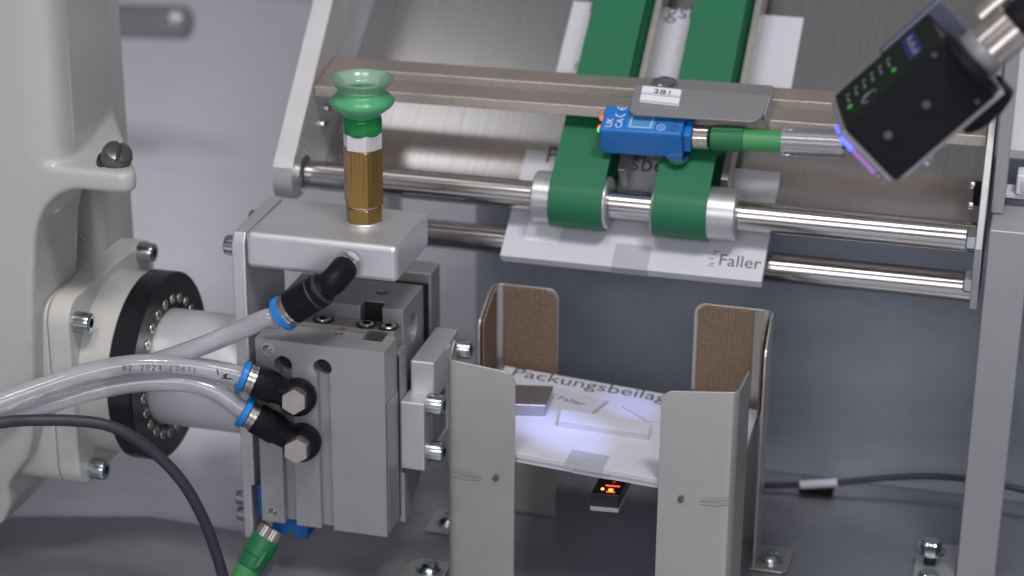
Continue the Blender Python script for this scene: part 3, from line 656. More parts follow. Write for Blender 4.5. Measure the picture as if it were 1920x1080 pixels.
# in the bin
def zpl(x, y): return -113.3-.065*(x-2.5)-.018*(y-3)
def LP(x, y, h=0.): return Vector((x, y, zpl(x, y)+h))
o0 = LP(-38.5, 4); Xb = LP(60, 4)-LP(-38.5, 4); Yb = LP(-38.5, 100)-LP(-38.5, 4); Nb = Xb.cross(Yb).normalized()
lf2 = leaflet('leaflet', o0-Nb*3.9+Yb.normalized()*1.2, Xb, Yb, Nb, 177, 126, 3.2, 'lower white leaflet beneath the printed one in the guides', 78)
lf1 = leaflet('leaflet', o0, Xb, Yb, Nb, 177, 127, 3.4, 'printed white leaflet reading Packungsbeilage lying between four corner guides', 73)
X_, Y_, N_ = Xb.normalized(), Yb.normalized(), Nb
def on_leaf(px, py, h=.08):   # where a pixel's ray meets the leaflet top
    k = cd + cr*((px-960)/F) - cu*((py-540)/F); t = (o0-CC).dot(N_)/k.dot(N_); return CC+k*t+N_*h
a = on_leaf(957, 701); a = a + Y_*(o0 + Y_*113.5 - a).dot(Y_)
pk = text('Packungsbeilage', 19.5, a, X_, Yb, 'greyink', lf1, sx=.94)
a = on_leaf(1043, 748); c = on_leaf(1088, 760)
faller(a, (c-a), Y_, 9, lf1)
# grey card printed on the leaflet
q = [on_leaf(1023, 722, .03), on_leaf(1141, 752, .03), on_leaf(1108, 781, .03), on_leaf(1000, 764, .03)]
MB().add(q+[v+N_*.03 for v in q], [(3,2,1,0),(4,5,6,7),(0,1,5,4),(1,2,6,5),(2,3,7,6),(3,0,4,7)]).build('printed_card', 'greyprint', lf1)
for k in range(9):
    t = k/8; p_ = on_leaf(1133-t*27, 754+t*22, .09); MB().fbox(p_, X_*3.2, Y_*.35, N_*.06).build('barcode_bar', 'greyink', lf1)
    MB().fbox(p_+X_*1.0+Y_*.7, X_*1.6, Y_*.8, N_*.06).build('barcode_bar', 'greyink', lf1)
# silver box, folded strip, second folded strip on the leaflet
sb = thing('silver_box', on_leaf(1000, 770), 'small shiny silver box on the leaflet beside the left guide', 'box')
p0 = on_leaf(944, 778, .1); p1 = on_leaf(1022, 781, .1); p2 = on_leaf(1036, 744, .1)
MB().fbox(p0, p1-p0, p2-p1, N_*8.).build('box_body', 'silverbox', sb, bev=.7, seg=3)
st = thing('folded_strip', on_leaf(1130, 800), 'long folded white paper strip lying on the leaflet', 'folded paper', 'small folded papers on the leaflet')
p0 = on_leaf(1047, 800, .1); p1 = on_leaf(1216, 826, .1); p2 = on_leaf(1219, 808, .1)
for k in range(4):
    jx = random.uniform(-.4, .4); MB().fbox(p0+N_*(k*1.15)+X_*jx, (p1-p0), (p2-p1)*1.25, N_*.85).build('paper_layer', 'paper', st, bev=.15)
st2 = thing('folded_slip', on_leaf(1205, 782), 'bent white paper slip beside the right guide', 'folded paper', 'small folded papers on the leaflet')
q = [on_leaf(1165, 764, .1), on_leaf(1213, 792, .1), on_leaf(1252, 794, .1), on_leaf(1262, 776, .1), on_leaf(1218, 778, .1), on_leaf(1190, 762, .1)]
MB().add([v for v in q]+[v+N_*1.6 for v in q], [(5,4,1,0),(4,3,2,1),(6,7,10,11),(7,8,9,10),(0,1,7,6),(1,2,8,7),(2,3,9,8),(3,4,10,9),(4,5,11,10),(5,0,6,11)]).build('paper_slip', 'paper', st2, bev=.2)
# blue white light pools thrown by the camera's lamp
# sensor below
fs = thing('fork_sensor', P(1135, 930, 'Y', 40), 'small black sensor with glowing orange lights under the leaflet', 'sensor')
s0 = P(1106, 948, 'Y', 40); s1 = P(1160, 953, 'Y', 40); s2 = P(1122, 896, 'Y', 66)
sxv = s1-s0; syv = Vector((1.5, 50, 3))
MB().fbox(s0+Vector((0, 0, -3.6)), sxv, syv, Vector((0, 0, 3.2))).build('metal_base', 'alu', fs, bev=.5)
MB().fbox(s0+Vector((0, .4, -.3)), sxv, syv, Vector((0, 2, 9))).build('smoked_cover', 'smoke', fs, bev=1.2, seg=3)
def fsp(u, v, h=9.35): return s0 + sxv*u + syv*v + Vector((0, 2.4, h-.3))
for u, v, m_, rr in ((.63, .09, 'led_orange', 1.7), (.34, .10, 'led_yellow', 1.0), (.62, .30, 'led_dim', 1.0), (.66, .5, 'led_dim', .8)):
    lathe(fsp(u, v, 9.0), (0, 0, 1), [(0, rr), (.4, rr*.9), (.5, .1)], 16).build('light', m_, fs)
for v, u0, u1 in ((.19, .38, .88), (.035, .5, .8)): MB().fbox(fsp(u0, v, 9.0), sxv*(u1-u0), Vector((0, .7, 0)), Vector((0, 0, .35))).build('light_bar', 'led_red', fs)
MB().fbox(s0+syv*.7+Vector((3, 0, -9)), sxv*.7, Vector((0, 6, 0)), Vector((0, 0, 6))).build('clamp', 'black', fs, bev=.8)
# ================================================================== CONVEYOR
TT = math.radians(37); RY, RZ = 154., 4.5
Vv = Vector((0, math.cos(TT), math.sin(TT))); Wv = Vector((0, -math.sin(TT), math.cos(TT)))
def C3(x, v, w): return Vector((x, RY, RZ)) + Vv*v + Wv*w
# chute sheet
ch = MB().fbox(C3(-187.5, 12, -25), (455, 0, 0), Vv*620, -Wv*1.5).build('chute_plate', 'inox_sheet'); tag(ch, 'brushed stainless sheet sloping up behind the green belts', 'metal sheet')
# left side cheek
def yz(px, py, X): p = P(px, py, 'X', X); return (p.y, p.z)
A_ = (125.5, 17); B_ = (216+190, 112+205)
chk = [(126, 1), (124.5, 8), (125.8, 18), (216, 112), (420, 322), (700, 560), (700, 380), (230, 20), (196, -6), (134, -7), (128.5, -4)]
sd = thing('side_cheek', (-195, 150, -7), 'thick pale aluminium side plate at the left end of the rods', 'side plate')
cuts = [cyl((-195, RY-3, RZ+20), (-180, RY-3, RZ+20), 3, 20), cyl((-195, 152, 6), (-180, 152, 6), 13, 32)] + [cyl((-196, y, z), (-180, y, z), 2.2, 16) for y, z in ((243, 122), (262, 106), (222, 60), (200, 28), (247, 50), (290, 150))]
MB().prism(chk, -202, -188, 'X').build('plate', 'alu', sd, bev=1.2, seg=3, cuts=cuts)
for y, z in ((196, 40), (186, 31)): put(cap_screw_mesh(3.2, 3), 'screw', (-188, y, z), (1, 0, 0), sd)
# far leg behind the cheek seen below left
o = MB().prism([(180, -7.5), (250, 30), (420, 30), (420, -220), (400, -220), (380, -30)], -214, -204, 'X').build('rear_bracket', 'alu', bev=1)
tag(o, 'pale metal bracket leg behind the left side plate', 'bracket')
# right side cheek
rs = thing('side_cheek', (272, 150, -60), 'thin metal side plate at the right end of the rods, beside the post', 'side plate')
zb = P(1848, 583, 'Y', 118).z
MB().prism([(118, zb), (118, 10), (150, 60), (420, 320), (700, 580), (700, 300), (230, 0), (180, zb)], 269, 274, 'X').build('plate', 'anod_dark', rs, bev=.8)
for z_, y_ in ((P(1836, 450, 'Y', 128).z, 128), (P(1832, 530, 'Y', 150).z, 150)):
    put(hex_bolt_mesh(6.5, 6), 'bolt_head', (269, y_, z_), (-1, 0, 0), rs)
bx_ = P(1846, 365, 'Y', 172); MB().box((263.5, 168, bx_.z-7), (269, 178, bx_.z+7)).build('clip', 'black', rs, bev=.6)
for dz in (-7, 7): put(cap_screw_mesh(2.6, 3), 'screw', (264, 170, bx_.z+dz), (-1, 0, 0), rs)
# rods
for (y, z, lab) in ((RY, RZ, 'upper polished steel rod through the two green belt rollers'), (171, -36.5, 'lower polished steel rod beneath the hanging leaflet')):
    o = cyl((-188.3 if y < 160 else -187.6, y, z), (268.8, y, z), 10, 64, ch=.6).build('round_rod', 'chrome', ang=30); tag(o, lab, 'rod', 'polished cross rods')
# rollers and belts
def roller(x0, x1, belt0, belt1, lab, labb):
    r = thing('belt_roller', ((x0+x1)/2, RY, RZ-18), 'silver aluminium roller '+lab, 'roller', 'belt rollers')
    lathe((x0, RY, RZ), (1, 0, 0), [(0, 16.6), (1, 17.6), (x1-x0-1, 17.6), (x1-x0, 16.6), (x1-x0, 11), (x1-x0-.5, 10.5)], 72).build('roller_body', 'roller', r, ang=28)
    # belt loop
    R = 19.2; L = 640; path = []; t = 1.5
    for i in range(25):
        a = -math.pi/2 - math.pi*i/24; path.append((R*math.cos(a), R*math.sin(a)))   # (v,w) around the nose, from below to above
    pts = [(L, -R)] + path + [(L, R)]
    pts = [(L, -R), (L*.66, -R), (L*.33, -R)] + path + [(L*.33, R), (L*.66, R), (L, R)]
    m = MB(); v = []; n = len(pts)
    for i, (a, c) in enumerate(pts):
        p0_ = pts[max(i-1, 0)]; p1_ = pts[min(i+1, n-1)]; dx, dy = p1_[0]-p0_[0], p1_[1]-p0_[1]; l = math.hypot(dx, dy); nx, ny = dy/l*t, -dx/l*t
        for xx, k in ((belt0, 0), (belt1, 0), (belt1, 1), (belt0, 1)): v.append(C3(xx, a+nx*k, c+ny*k))
    f = [(0,1,2,3), tuple(4*n-4+k for k in (3,2,1,0))]
    for i in range(n-1):
        for k in range(4): f.append((4*i+k, 4*i+(k+1) % 4, 4*i+4+(k+1) % 4, 4*i+4+k))
    o = m.add(v, f).build('conveyor_belt', 'belt', ang=30); tag(o, labb, 'belt', 'green conveyor belts')
    # steel slide rail under the belt
    sr = MB().fbox(C3(belt0+5, 24, 10), (belt1-belt0-6, 0, 0), Vv*600, Wv*8.2).build('belt_rail', 'blackmetal', bev=.5); tag(sr, 'dark slide rail under the '+labb.split(' running')[0], 'rail', 'slide rails under the belts')
    sr = MB().fbox(C3(belt1+4, 22, -12), (5, 0, 0), Vv*600, Wv*20).build('side_rail', 'inox', bev=.5); tag(sr, 'narrow steel rail along the right edge of the '+labb.split(' running')[0], 'rail', 'steel rails beside the belts')
roller(-24, 27.5, -11.5, 25.2, 'at the left, left belt on its right end', 'left green belt running over the left roller')
roller(57.5, 114, 59, 95.2, 'at the right, bare silver end to the right of its belt', 'right green belt running over the right roller')
# leaflets on the chute
def on_pl(px, py, o_, n_, h=.08):
    k = cd + cr*((px-960)/F) - cu*((py-540)/F); return CC + k*((o_-CC).dot(n_)/k.dot(n_)) + n_*h
D4 = (on_pl(1457, 322, C3(0, 0, -19.6), Wv)-C3(-44, -37.6, -19.6)).dot(Vv)
lu = leaflet('leaflet', C3(-44, -37.6, -19.6), Vector((1, 0, 0)), Vv, Wv, 178, D4, 7.2, 'white leaflet with a logo hanging off the chute below both rollers', 77)
lf3 = lu
o1 = C3(-44, -37.6, -19.6)
a = P(1340, 499, 'Y', 131)
a = on_pl(1345, 497, o1, Wv); c = on_pl(1407, 503, o1, Wv)
faller(a, (1, 0, 0), Vv, 13.0, lu)
MB().fbox(o1+Vector((14, 0, 0))+Vv*14+Wv*.01, (24, 0, 0), Vv*30, Wv*.05).build('pale_print', 'labelwhite', lu)
o2 = C3(-24, 34, -22.8)
oo = C3(0, 0, -22.25)
a = on_pl(1020, 304, o1, Wv); text('Packungsbeilage', 19.5, a, (1, 0, 0), Vv, 'greyink', lu, sx=.94)
l5 = leaflet('leaflet', on_pl(1042, 137, oo, Wv), Vector((1, 0, 0)), Vv, Wv, 168, 66, 1.2, 'farthest pale leaflet on the chute behind the slotted bar', 200)
a = on_pl(1102, 22, oo, Wv); text('Packungsbeilage', 20, a, (1, 0, 0), Vv, 'greyink', l5)
a = on_pl(1252, 105, oo, Wv); text('7', 26, a, (1, 0, 0), Vv, 'greyprint', l5)
a = on_pl(1075, 130, oo, Wv); text('Faller', 9, a, (1, 0, 0), Vv, 'greyink', l5)
# slotted beam
bmth = thing('slotted_bar', (40, 190, 50), 'brownish blasted steel bar with a long slot across the belts', 'bar')
yb, zb0, zb1 = 173., 55.2, 62.6
dzR = 4.6
def BM(x, t, h):   # t: 0 front..1 back across the top, h: below the top
    z0 = 62.6 + (x+188)/463*dzR; return Vector((x, yb + 43*t, z0 + 10*t - h))
def beam_piece(xa, xb, t0, t1):
    v = [BM(x, t, h) for h in (7.2, 0) for x, t in ((xa, t0), (xb, t0), (xb, t1), (xa, t1))]
    return v
bmm = MB(); v = []
xs = [-188, 269]; slot0, slot1 = -148., 250.; ta, tb = .40, .62
# outer loop and slot loop with rounded ends
outer = [(-187.6, 0), (268.6, 0), (268.6, 1), (-187.6, 1)]
v = [BM(x, t, h) for h in (7.2, 0) for x, t in outer]
ob = MB().add(v, [(0,1,2,3)[::-1], (4,5,6,7), (0,1,5,4), (1,2,6,5), (2,3,7,6), (3,0,4,7)])
sl = []
for i in range(9):
    a = math.pi/2 + math.pi*i/8; sl.append((slot0+4.8+4.8*math.cos(a), .5+.125*math.sin(a)))
for i in range(9):
    a = -math.pi/2 + math.pi*i/8; sl.append((slot1-4.8+4.8*math.cos(a), .5+.125*math.sin(a)))
n = len(sl); v = [BM(x, t, 12) for x, t in sl] + [BM(x, t, -5) for x, t in sl]
cutm = MB().add(v, [tuple(range(n)), tuple(range(n, 2*n))[::-1]] + [(i, i+n, (i+1) % n+n, (i+1) % n) for i in range(n)])
ob.build('bar', 'beam', bmth, cuts=[cutm], bev=.5)
# ================================================================== BLUE SENSOR WITH BRACKET
bs = thing('optical_sensor', P(1200, 290, 'Y', 150), 'bright blue sensor box with white marks held above the green belts', 'sensor')
s00 = P(1121.6, 242.5, 'Y', 148); sR = P(1277, 252, 'Y', 148); sD = P(1128, 287, 'Y', 148); sB = P(1138, 193, 'Z', s00.z+4)
XX = (sR-s00); ZZ = Vector((0, 9.3, -19.9))*1.0; YY = Vector((0, 22.5, 10.5))
hs = MB().fbox(s00+ZZ, XX, YY, -ZZ).build('housing', 'blue', bs, bev=2.0, seg=4)
xx = XX.normalized(); yy = YY.normalized(); nn = xx.cross(yy)
MB().fbox(s00+XX+yy*3+ZZ*.85, XX*.10, yy*18, -ZZ*.7).build('socket_boss', 'blue', bs, bev=1.4, seg=3)
def SP(u, v, h=.1): return s00 + XX*u + YY*v + nn*h
def _s(u, v): return SP(u, v)
MB().fbox(SP(.33, .12, .04), XX*.33, YY*.70, nn*.06).build('label_print', 'bluelabel', hs)
MB().fbox(SP(.36, .17, .10), XX*.26, YY*.60, nn*.05).build('label_print', 'whiteink', hs)
MB().fbox(SP(.37, .19, .15), XX*.24, YY*.56, nn*.05).build('label_print', 'bluelabel', hs)
text('UK', 6.6, SP(.15, .10), yy, -xx, 'whiteink', hs, ext=.04); text('CA', 6.6, SP(.27, .10), yy, -xx, 'whiteink', hs, ext=.04)
def arc(cx, cy, r, a0, a1, par, m, wd=.9):
    pts = [SP(cx, cy)+xx*(r*math.cos(a0+(a1-a0)*i/12))+yy*(r*math.sin(a0+(a1-a0)*i/12)) for i in range(13)]
    MB().tube(pts, wd*.42, 6, 1).build('marking', m, hs)
def earc(cx, cy): arc(cx, cy, 3, math.radians(180), math.radians(360), bs, 'whiteink')
earc(.21, .66); earc(.21, .95)
MB().tube([SP(.21, .95)-yy*3.6, SP(.21, .95)-yy*.4], .38, 6, 1).build('marking', 'whiteink', hs)
arc(.74, .22, 2.7, 0, math.radians(359), bs, 'whiteink', .5); text('UL', 2.6, SP(.715, .19), xx, yy, 'whiteink', hs, ext=.04)
for k in range(4): MB().fbox(SP(.70+.0*k, .42+.09*k, .05), XX*(.16-.02*(k % 2)), YY*.018, nn*.06).build('fine_print', 'bluelabel', hs)
lathe(SP(.90, .22, -1.5), nn, [(0, 2.6), (1.7, 2.6), (1.7, 1.8), (.4, 1.6)], 24).build('brass_insert', 'brass', hs)
for t, m_ in ((.55, 'led_red'), (.28, 'led_red'), (.16, 'led_green')):
    p_ = s00 + YY*t - xx*.2 + ZZ*(.12 if t > .5 else .2); lathe(p_, -xx+nn*.4, [(0, 1.7 if t > .5 or t < .2 else 1.0), (1.0, 1.5), (1.8, .5)], 12).build('indicator', m_, hs)
lathe(s00+XX*.93+ZZ*.95+YY*.15, ZZ, [(0, 8), (2.6, 8), (3.8, 6)], 32).build('fixing_nut', 'steel', bs)
# nut + green plug + clear sleeve + cable
cp = thing('cable_connector', P(1400, 260, 'Y', 165), 'green cable connector with knurled steel nut right of the blue sensor', 'cable plug')
c0 = P(1289, 257, 'Y', 163); c1 = P(1590, 272, 'Y', 160); cdv = (c1-c0).normalized()
def at_(px): return c0 + cdv*((P(px, 262, 'Y', 160)-c0).dot(cdv))
L_ = lambda a, b: (at_(b)-at_(a)).length
lathe(at_(1287), cdv, [(0, 6.2), (3.5, 6.2)], 32).build('thread_neck', 'hexsteel', cp)
knurl(at_(1299), cdv, L_(1299, 1329), 7.6, 'hexsteel', cp, 'knurled_nut')
lathe(at_(1328), cdv, [(0, 6), (2.2, 6)], 32).build('seal', 'black', cp)
lathe(at_(1333), cdv, [(0, 7.6), (.8, 8.2), (L_(1333, 1378), 8.1), (L_(1333, 1380), 7.6)], 40).build('plug_body', 'greenconn', cp)
lathe(at_(1376), cdv, [(0, 8.4), (L_(1376, 1394), 8.4), (L_(1376, 1395), 7.6)], 40).build('plug_collar', 'greenconn', cp)
MB().fbox(at_(1334)+Vector((0, -5, 3.5)), cdv*L_(1334, 1392), Vector((0, 7, 0)), Vector((0, 1.5, 5))).build('key_rib', 'greenconn', cp, bev=.7)
lathe(at_(1394), cdv, [(0, 7.5), (L_(1394, 1420), 7.0), (L_(1394, 1466), 6.8), (L_(1394, 1468), 6.0)], 40).build('plug_tail', 'greenlight', cp)
lathe(at_(1459)+Vector((0, -6.6, -3)), (0, -1, -.3), [(0, 1.5), (.4, 1.5), (.4, 1.1)], 16).build('boss', 'greenlight', cp)
MB().tube([at_(1466), at_(1500), at_(1560), at_(1640)], 3.0, 16, 4).build('cable', 'cableg', cp)
s_a, s_b = at_(1467), at_(1583)
lathe(s_a, cdv, [(0, 9), ((s_b-s_a).length, 9), ((s_b-s_a).length, 7.8), (0, 7.8)], 40, cap=False).build('label_sleeve', 'sleeve', cp, ang=40)
# sensor bracket: two plates
bk = thing('sensor_bracket', P(1310, 190, 'Y', 165), 'folded grey sheet metal bracket on the slotted bar with white tag', 'bracket')
def quad_plate(pts, N, t, name, m, par, bev=.3):
    v = [Vector(p) for p in pts]; n = len(v)
    MB().add(v+[p-N*t for p in v], [tuple(range(n)), tuple(range(n, 2*n))[::-1]] + [(i, i+n, (i+1) % n+n, (i+1) % n) for i in range(n)]).build(name, m, par, bev=bev)
bn = Vector((.0, -.42, .906)).normalized(); bo_ = P(1300, 200, 'Y', 150) + Vector((0, 0, 0)); 
bo_ = s00 + YY*.75 + nn*6.5
def BK(px, py): return on_pl(px, py, bo_, bn, 0)
quad_plate([BK(1180, 205), BK(1183, 210), BK(1190, 214), BK(1408, 228), BK(1417, 226), BK(1428, 219), BK(1430, 214), BK(1441, 182), BK(1438, 178), BK(1196, 159), BK(1190, 162)], bn, 1.6, 'front_plate', 'anod_dark', bk)
bo2 = BM(100, .5, -2.2); bn2 = Vector((0, -.226, 1)).normalized()
def BK2(px, py): return on_pl(px, py, bo2, bn2, 0)
quad_plate([BK2(1206, 170), BK2(1440, 186), BK2(1448, 186), BK2(1452, 165), BK2(1448, 160), BK2(1218, 144), BK2(1212, 147)], bn2, 1.6, 'rear_plate', 'anod_dark', bk)
q0, q1, q2, q3 = BK(1438, 180), BK(1446, 176), BK2(1450, 176), BK2(1444, 184)
quad_plate([BK(1441, 181), BK(1431, 214), BK(1431, 214)+Vector((2.5, 6, -14)), BK(1441, 181)+Vector((3, 4, -14))], Vector((1, 0, 0)), -1.4, 'side_flange', 'anod', bk)
pz = BK2(1246, 160); lathe(pz+bn2*.1, bn2, [(0, 9.5), (1.2, 9.5), (1.4, 7.6), (3.0, 7), (4.2, 5), (4.6, 2)], 36).build('dome_screw', 'steel', bk)
tg = [BK(1199, 193), BK(1273, 201), BK(1279, 172), BK(1205, 163)]
MB().fbox(tg[0]+bn*.1, tg[1]-tg[0], (tg[3]-tg[0]), bn*1.4).build('tag_carrier', 'labelwhite', bk, bev=.4)
tv = (tg[3]-tg[0]); MB().fbox(tg[0]+bn*1.5+tv*.02, tg[1]-tg[0], tv*.16, bn*1.6).build('tag_ridge', 'labelwhite', bk, bev=.6, seg=3)
MB().fbox(tg[0]+bn*1.5+tv*.45, tg[1]-tg[0], tv*.10, bn*.8).build('tag_ridge', 'greyprint', bk, bev=.3)
text('2B1', 5.6, tg[0]+bn*2.1+tv*.58+(tg[1]-tg[0])*.30, tg[1]-tg[0], tv, 'greyink', bk, sx=1.5)
# ================================================================== BLACK CAMERA
cmr = thing('vision_camera', depth(1700, 330, 1210), 'black box camera with green lights and blue logo, top right', 'camera')
DZ = 1110.
ca = (cr*.71 + cu*.639 - cd*.297).normalized()
cb = (cr*.703 - cu*.669 + cd*.24); cb = (cb-ca*cb.dot(ca)).normalized(); cc = ca.cross(cb)
if cc.dot(cd) < 0: cc = -cc
f0 = depth(1584, 240, DZ)
kk = DZ/F
La, Lb, Lc = 240*kk, 147*kk, 205*kk
MB().fbox(f0, ca*La, cb*Lb, cc*Lc).build('housing', 'black', cmr, bev=1.0, seg=3)
MB().fbox(f0-ca*4.2+cb*1+cc*1, ca*4, cb*(Lb-2), cc*(Lc-2)).build('front_bezel', 'anod_dark', cmr, bev=1.5, seg=3)
MB().fbox(f0-ca*6.5+cb*3+cc*.5, ca*2.2, cb*(Lb*.22), cc*(Lc*.4)).build('light_window', 'led_blue', cmr, bev=.5)
MB().fbox(f0-ca*6.5+cb*(Lb*.32)+cc*.5, ca*2.2, cb*(Lb*.42), cc*(Lc*.4)).build('light_window', 'led_violet', cmr, bev=.5)
for t in (.06, .80, .9): lathe(f0-ca*4.5+cb*Lb*t+cc*3, -ca, [(0, 1.6), (1.6, 1.3), (2, .5)], 14).build('front_screw', 'steel', cmr)
# label face lies in (ca, cc) at cb=0 side
LN = -cb
def CP(u, v, h=.1): return f0 + ca*(La*u) + cc*(Lc*v) - cb*h
lpl = MB().fbox(CP(.03, .05, .05), ca*La*.92, cc*Lc*.9, -cb*.1).build('label_plate', mat('label_foil', (.006, .011, .007), .5, spec=.2), cmr)
MB().fbox(CP(.70, .22, .16), ca*La*.13, cc*Lc*.66, -cb*.12).build('logo_patch', mat('logo_blue', (.010, .02, .12), .45), lpl)
for k in range(5): MB().fbox(CP(.745+.0*k, .30+.11*k, .3), ca*La*(.03 if k % 2 else .055), cc*Lc*.05, -cb*.1).build('logo_mark', 'camprint', lpl)
for u, v in ((.10, .38), (.55, .34)): lathe(CP(u, v, .2), -cb, [(0, 1.5), (.5, 1.3), (.6, .2)], 14).build('status_light', 'led_dimgreen', lpl)
for k in range(6):
    MB().fbox(CP(.10+.085*k, .50, .2), ca*La*.012, cc*Lc*.14, -cb*.1).build('label_mark', 'camprint', lpl)
    MB().fbox(CP(.10+.085*k, .70, .2), ca*La*.03, cc*Lc*.03, -cb*.1).build('label_mark', 'camprint', lpl)
pts = [CP(.28+.07*math.cos(a), .22+.09*math.sin(a), .3) for a in [i*2*math.pi/20 for i in range(15)]]
MB().tube(pts, .35, 6, 1).build('label_mark', 'camprint', lpl)
# tapped holes on the black face (facing the viewer)
for px, py in ((1737, 196), (1665, 253)):
    k_ = cd + cr*((px-960)/F) - cu*((py-540)/F); hp_ = CC + k_*((f0-CC).dot(cc)/k_.dot(cc))
    lathe(hp_-cc*.1, -cc, [(0, 2.3), (.3, 2.3), (.3, 1.7), (-.3, 1.5)], 20).build('tapped_hole', 'plugsteel', cmr)
for px, py in ((1752, 103), (1832, 190)):
    k_ = cd + cr*((px-960)/F) - cu*((py-540)/F); hp_ = CC + k_*((f0-CC).dot(cc)/k_.dot(cc))
    lathe(hp_-cc*.1, -cc, [(0, 1.5), (.5, 1.3)], 14).build('corner_screw', 'plugsteel', cmr)
# rear connector
rc = f0 + ca*La + cb*(Lb*.50) + cc*(Lc*.14)
lathe(rc, ca, [(0, 19), (5, 19), (6, 17)], 40).build('rear_ring', 'black', cmr)
lathe(rc+ca*5, ca, [(0, 12), (2, 13), (8, 13), (9, 11)], 40).build('connector_neck', 'anod_dark', cmr)
knurl(rc+ca*13, ca, 19, 12.5, 'hexsteel', cmr, 'knurled_nut', n=22)
lathe(rc+ca*31, ca, [(0, 9), (4, 10), (8, 10), (60, 12)], 32).build('cable_boot', 'black', cmr)
lathe(rc+ca*20+cc*26-cb*6, ca, [(0, 8), (18, 8)], 32).build('connector_nut', 'hexsteel', cmr)
# mounting plate and swivel behind the camera
MB().fbox(f0+ca*(La*.50)-cb*2+cc*(Lc+1), ca*(La*.64), cb*(Lb*1.22), cc*4).build('mount_plate', mat('blue_grey_bracket', (.10, .11, .16), .4, .4), cmr, bev=2, seg=3)
MB().fbox(f0+ca*(La*.05)+cb*(Lb+.6)+cc*4, ca*La*1.02, cb*3, cc*(Lc*.8)).build('mount_rail', 'anod', cmr, bev=.6)
lathe(f0+ca*La*.86+cb*(Lb+3)+cc*(Lc*.45), cb, [(0, 17), (9, 17), (10, 15)], 40).build('swivel_disc', 'black', cmr)
lathe(f0+ca*La*.25+cb*(Lb+3.5)+cc*(Lc*.3), cb, [(0, 3.2), (6, 3.2)], 20).build('fixing_screw', 'steel', cmr)
cf = f0 - ca*8 + cb*Lb*.5 + cc*Lc*.3
t1 = on_leaf(1068, 820); t2 = on_leaf(1165, 752); 
spot(cf, on_leaf(1062, 815), .42*11, 12, 1., (.35, .42, 1)); spot(cf, on_leaf(1182, 760), .34*12, 8, 1., (.2, .28, 1))
spot(cf, on_leaf(1010, 790), .20*14, 9, 1., (.22, .3, 1)); spot(cf, on_leaf(1110, 790), .30*.6, 24, .9, (.55, .58, 1))
# ================================================================== RIGHT HAND POST AND PANEL
ps = thing('machine_post', (290, 145, FL), 'wide grey upright machine post at the right edge', 'post')
ptop = P(1870, 432, 'Y', 120).z
MB().box((277, 120, FL+1), (302.5, 170, ptop)).build('post_profile', 'anod', ps, bev=1.2, seg=3)
o = MB().box((302.8, 132, ptop-24), (520, 168, ptop-.5)).build('cross_rail', 'anod', bev=1.2); tag(o, 'grey horizontal frame rail running out of frame from the post top', 'rail')
pn = thing('cabinet_panel', (360, 230, 0), 'bright white enclosure panel with small grey terminal, right edge', 'panel')
pl_ = P(1876, 250, 'Y', 200)
MB().box((278, 200, ptop+27), (560, 206, 330)).build('panel_sheet', 'brightpanel', pn, bev=1)
tq = P(1889, 362, 'Y', 190); MB().box((tq.x-2, 180, tq.z), (tq.x+60, 199.8, tq.z+3)).build('terminal_shelf', 'labelwhite', pn, bev=.5)
MB().box((tq.x+5, 178, tq.z+3.2), (tq.x+28, 196, tq.z+17)).build('terminal_block', 'labelwhite', pn, bev=1.5, seg=3)
MB().box((tq.x+8, 177.2, tq.z+6), (tq.x+17, 178.2, tq.z+13)).build('terminal_port', 'greyprint', pn, bev=.3)
MB().box((284.3, 181, ptop-20), (520, 198, P(1900, 369, 'Y', 181).z)).build('rear_plate', 'blueplate', ps, bev=.6)
MB().box((276.2, 150, ptop+.5), (284, 199, 330)).build('upper_plate', 'anod', ps, bev=.6)
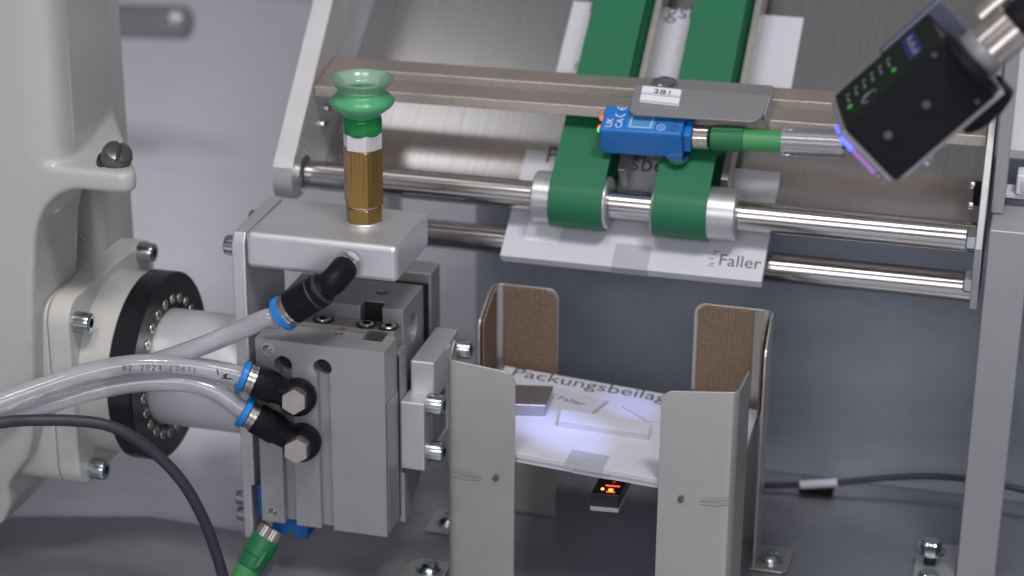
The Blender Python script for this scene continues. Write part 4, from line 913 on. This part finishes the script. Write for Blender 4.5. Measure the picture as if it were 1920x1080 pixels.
# base bracket with hex bolts at the foot of the post
bb = thing('foot_bracket', (255, 90, FL), 'zinc plated foot bracket with hexagon bolts left of the post', 'bracket')
q0 = P(1708, 1100, 'Z', FL+1); q1 = P(1800, 1030, 'Z', FL+1)
MB().box((q0.x, P(1740, 1100, 'Z', FL).y-20, FL+.5), (276.6, P(1740, 1025, 'Z', FL).y, FL+4)).build('bracket_plate', 'alu', bb, bev=.8)
b1 = P(1744, 1046, 'Z', FL+8)
lathe((b1.x, b1.y, FL+4), (0,0,1), [(0, 4), (10, 4)], 20).build('bolt_shank', 'hole', bb)
lathe((b1.x, b1.y, FL+13), (0,0,1), [(0, 9.4), (1.3, 9.6), (1.6, 9)], 36).build('washer', 'steel', bb)
put(hex_bolt_mesh(6, 6.5), 'bolt_head', (b1.x, b1.y, FL+14.7), (0,0,1), bb)
text('8.8', 3.4, (b1.x-3.6, b1.y-1.5, FL+21.3), (1, .1, 0), (0, 1, 0), 'hexsteel', bb)
b2 = P(1742, 1086, 'Z', FL+8)
put(hex_bolt_mesh(6, 6.5), 'bolt_head', (b2.x, b2.y-6, FL+10), (0,0,1), bb); lathe((b2.x, b2.y-6, FL+4), (0,0,1), [(0, 9), (6, 9)], 36).build('washer', 'steel', bb)
# rear cable with sleeve
yc = 212.
o = thing('floor_cable', (200, yc, P(1540, 905, 'Y', yc).z), 'thin black cable with pale sleeve crossing behind the bin', 'cable')
MB().tube([P(x, y, 'Y', yc) for x, y in ((1340, 914), (1410, 911), (1500, 909), (1570, 905), (1650, 897), (1740, 893), (1820, 899), (1885, 911), (1930, 922), (2000, 940))], 2.3, 14, 8).build('cable_jacket', 'rubber', o, ang=60)
MB().tube([P(x, y, 'Y', yc-.5) for x, y in ((1501, 909), (1536, 907), (1571, 905))], 3.2, 14, 4).build('cable_sleeve', 'greyprint', o)
# dark block under the sleeve
p_ = P(1530, 935, 'Y', yc+8); q_ = P(1560, 962, 'Y', yc+8)
w_ = MB().box((P(1497, 940, 'Y', yc+8).x, yc+8, FL+.5), (P(1560, 940, 'Y', yc+8).x, yc+20, P(1530, 914, 'Y', yc+8).z)).build('cable_clamp', 'black', bev=1); tag(w_, 'dark square cable clamp beneath the pale sleeve', 'clamp')
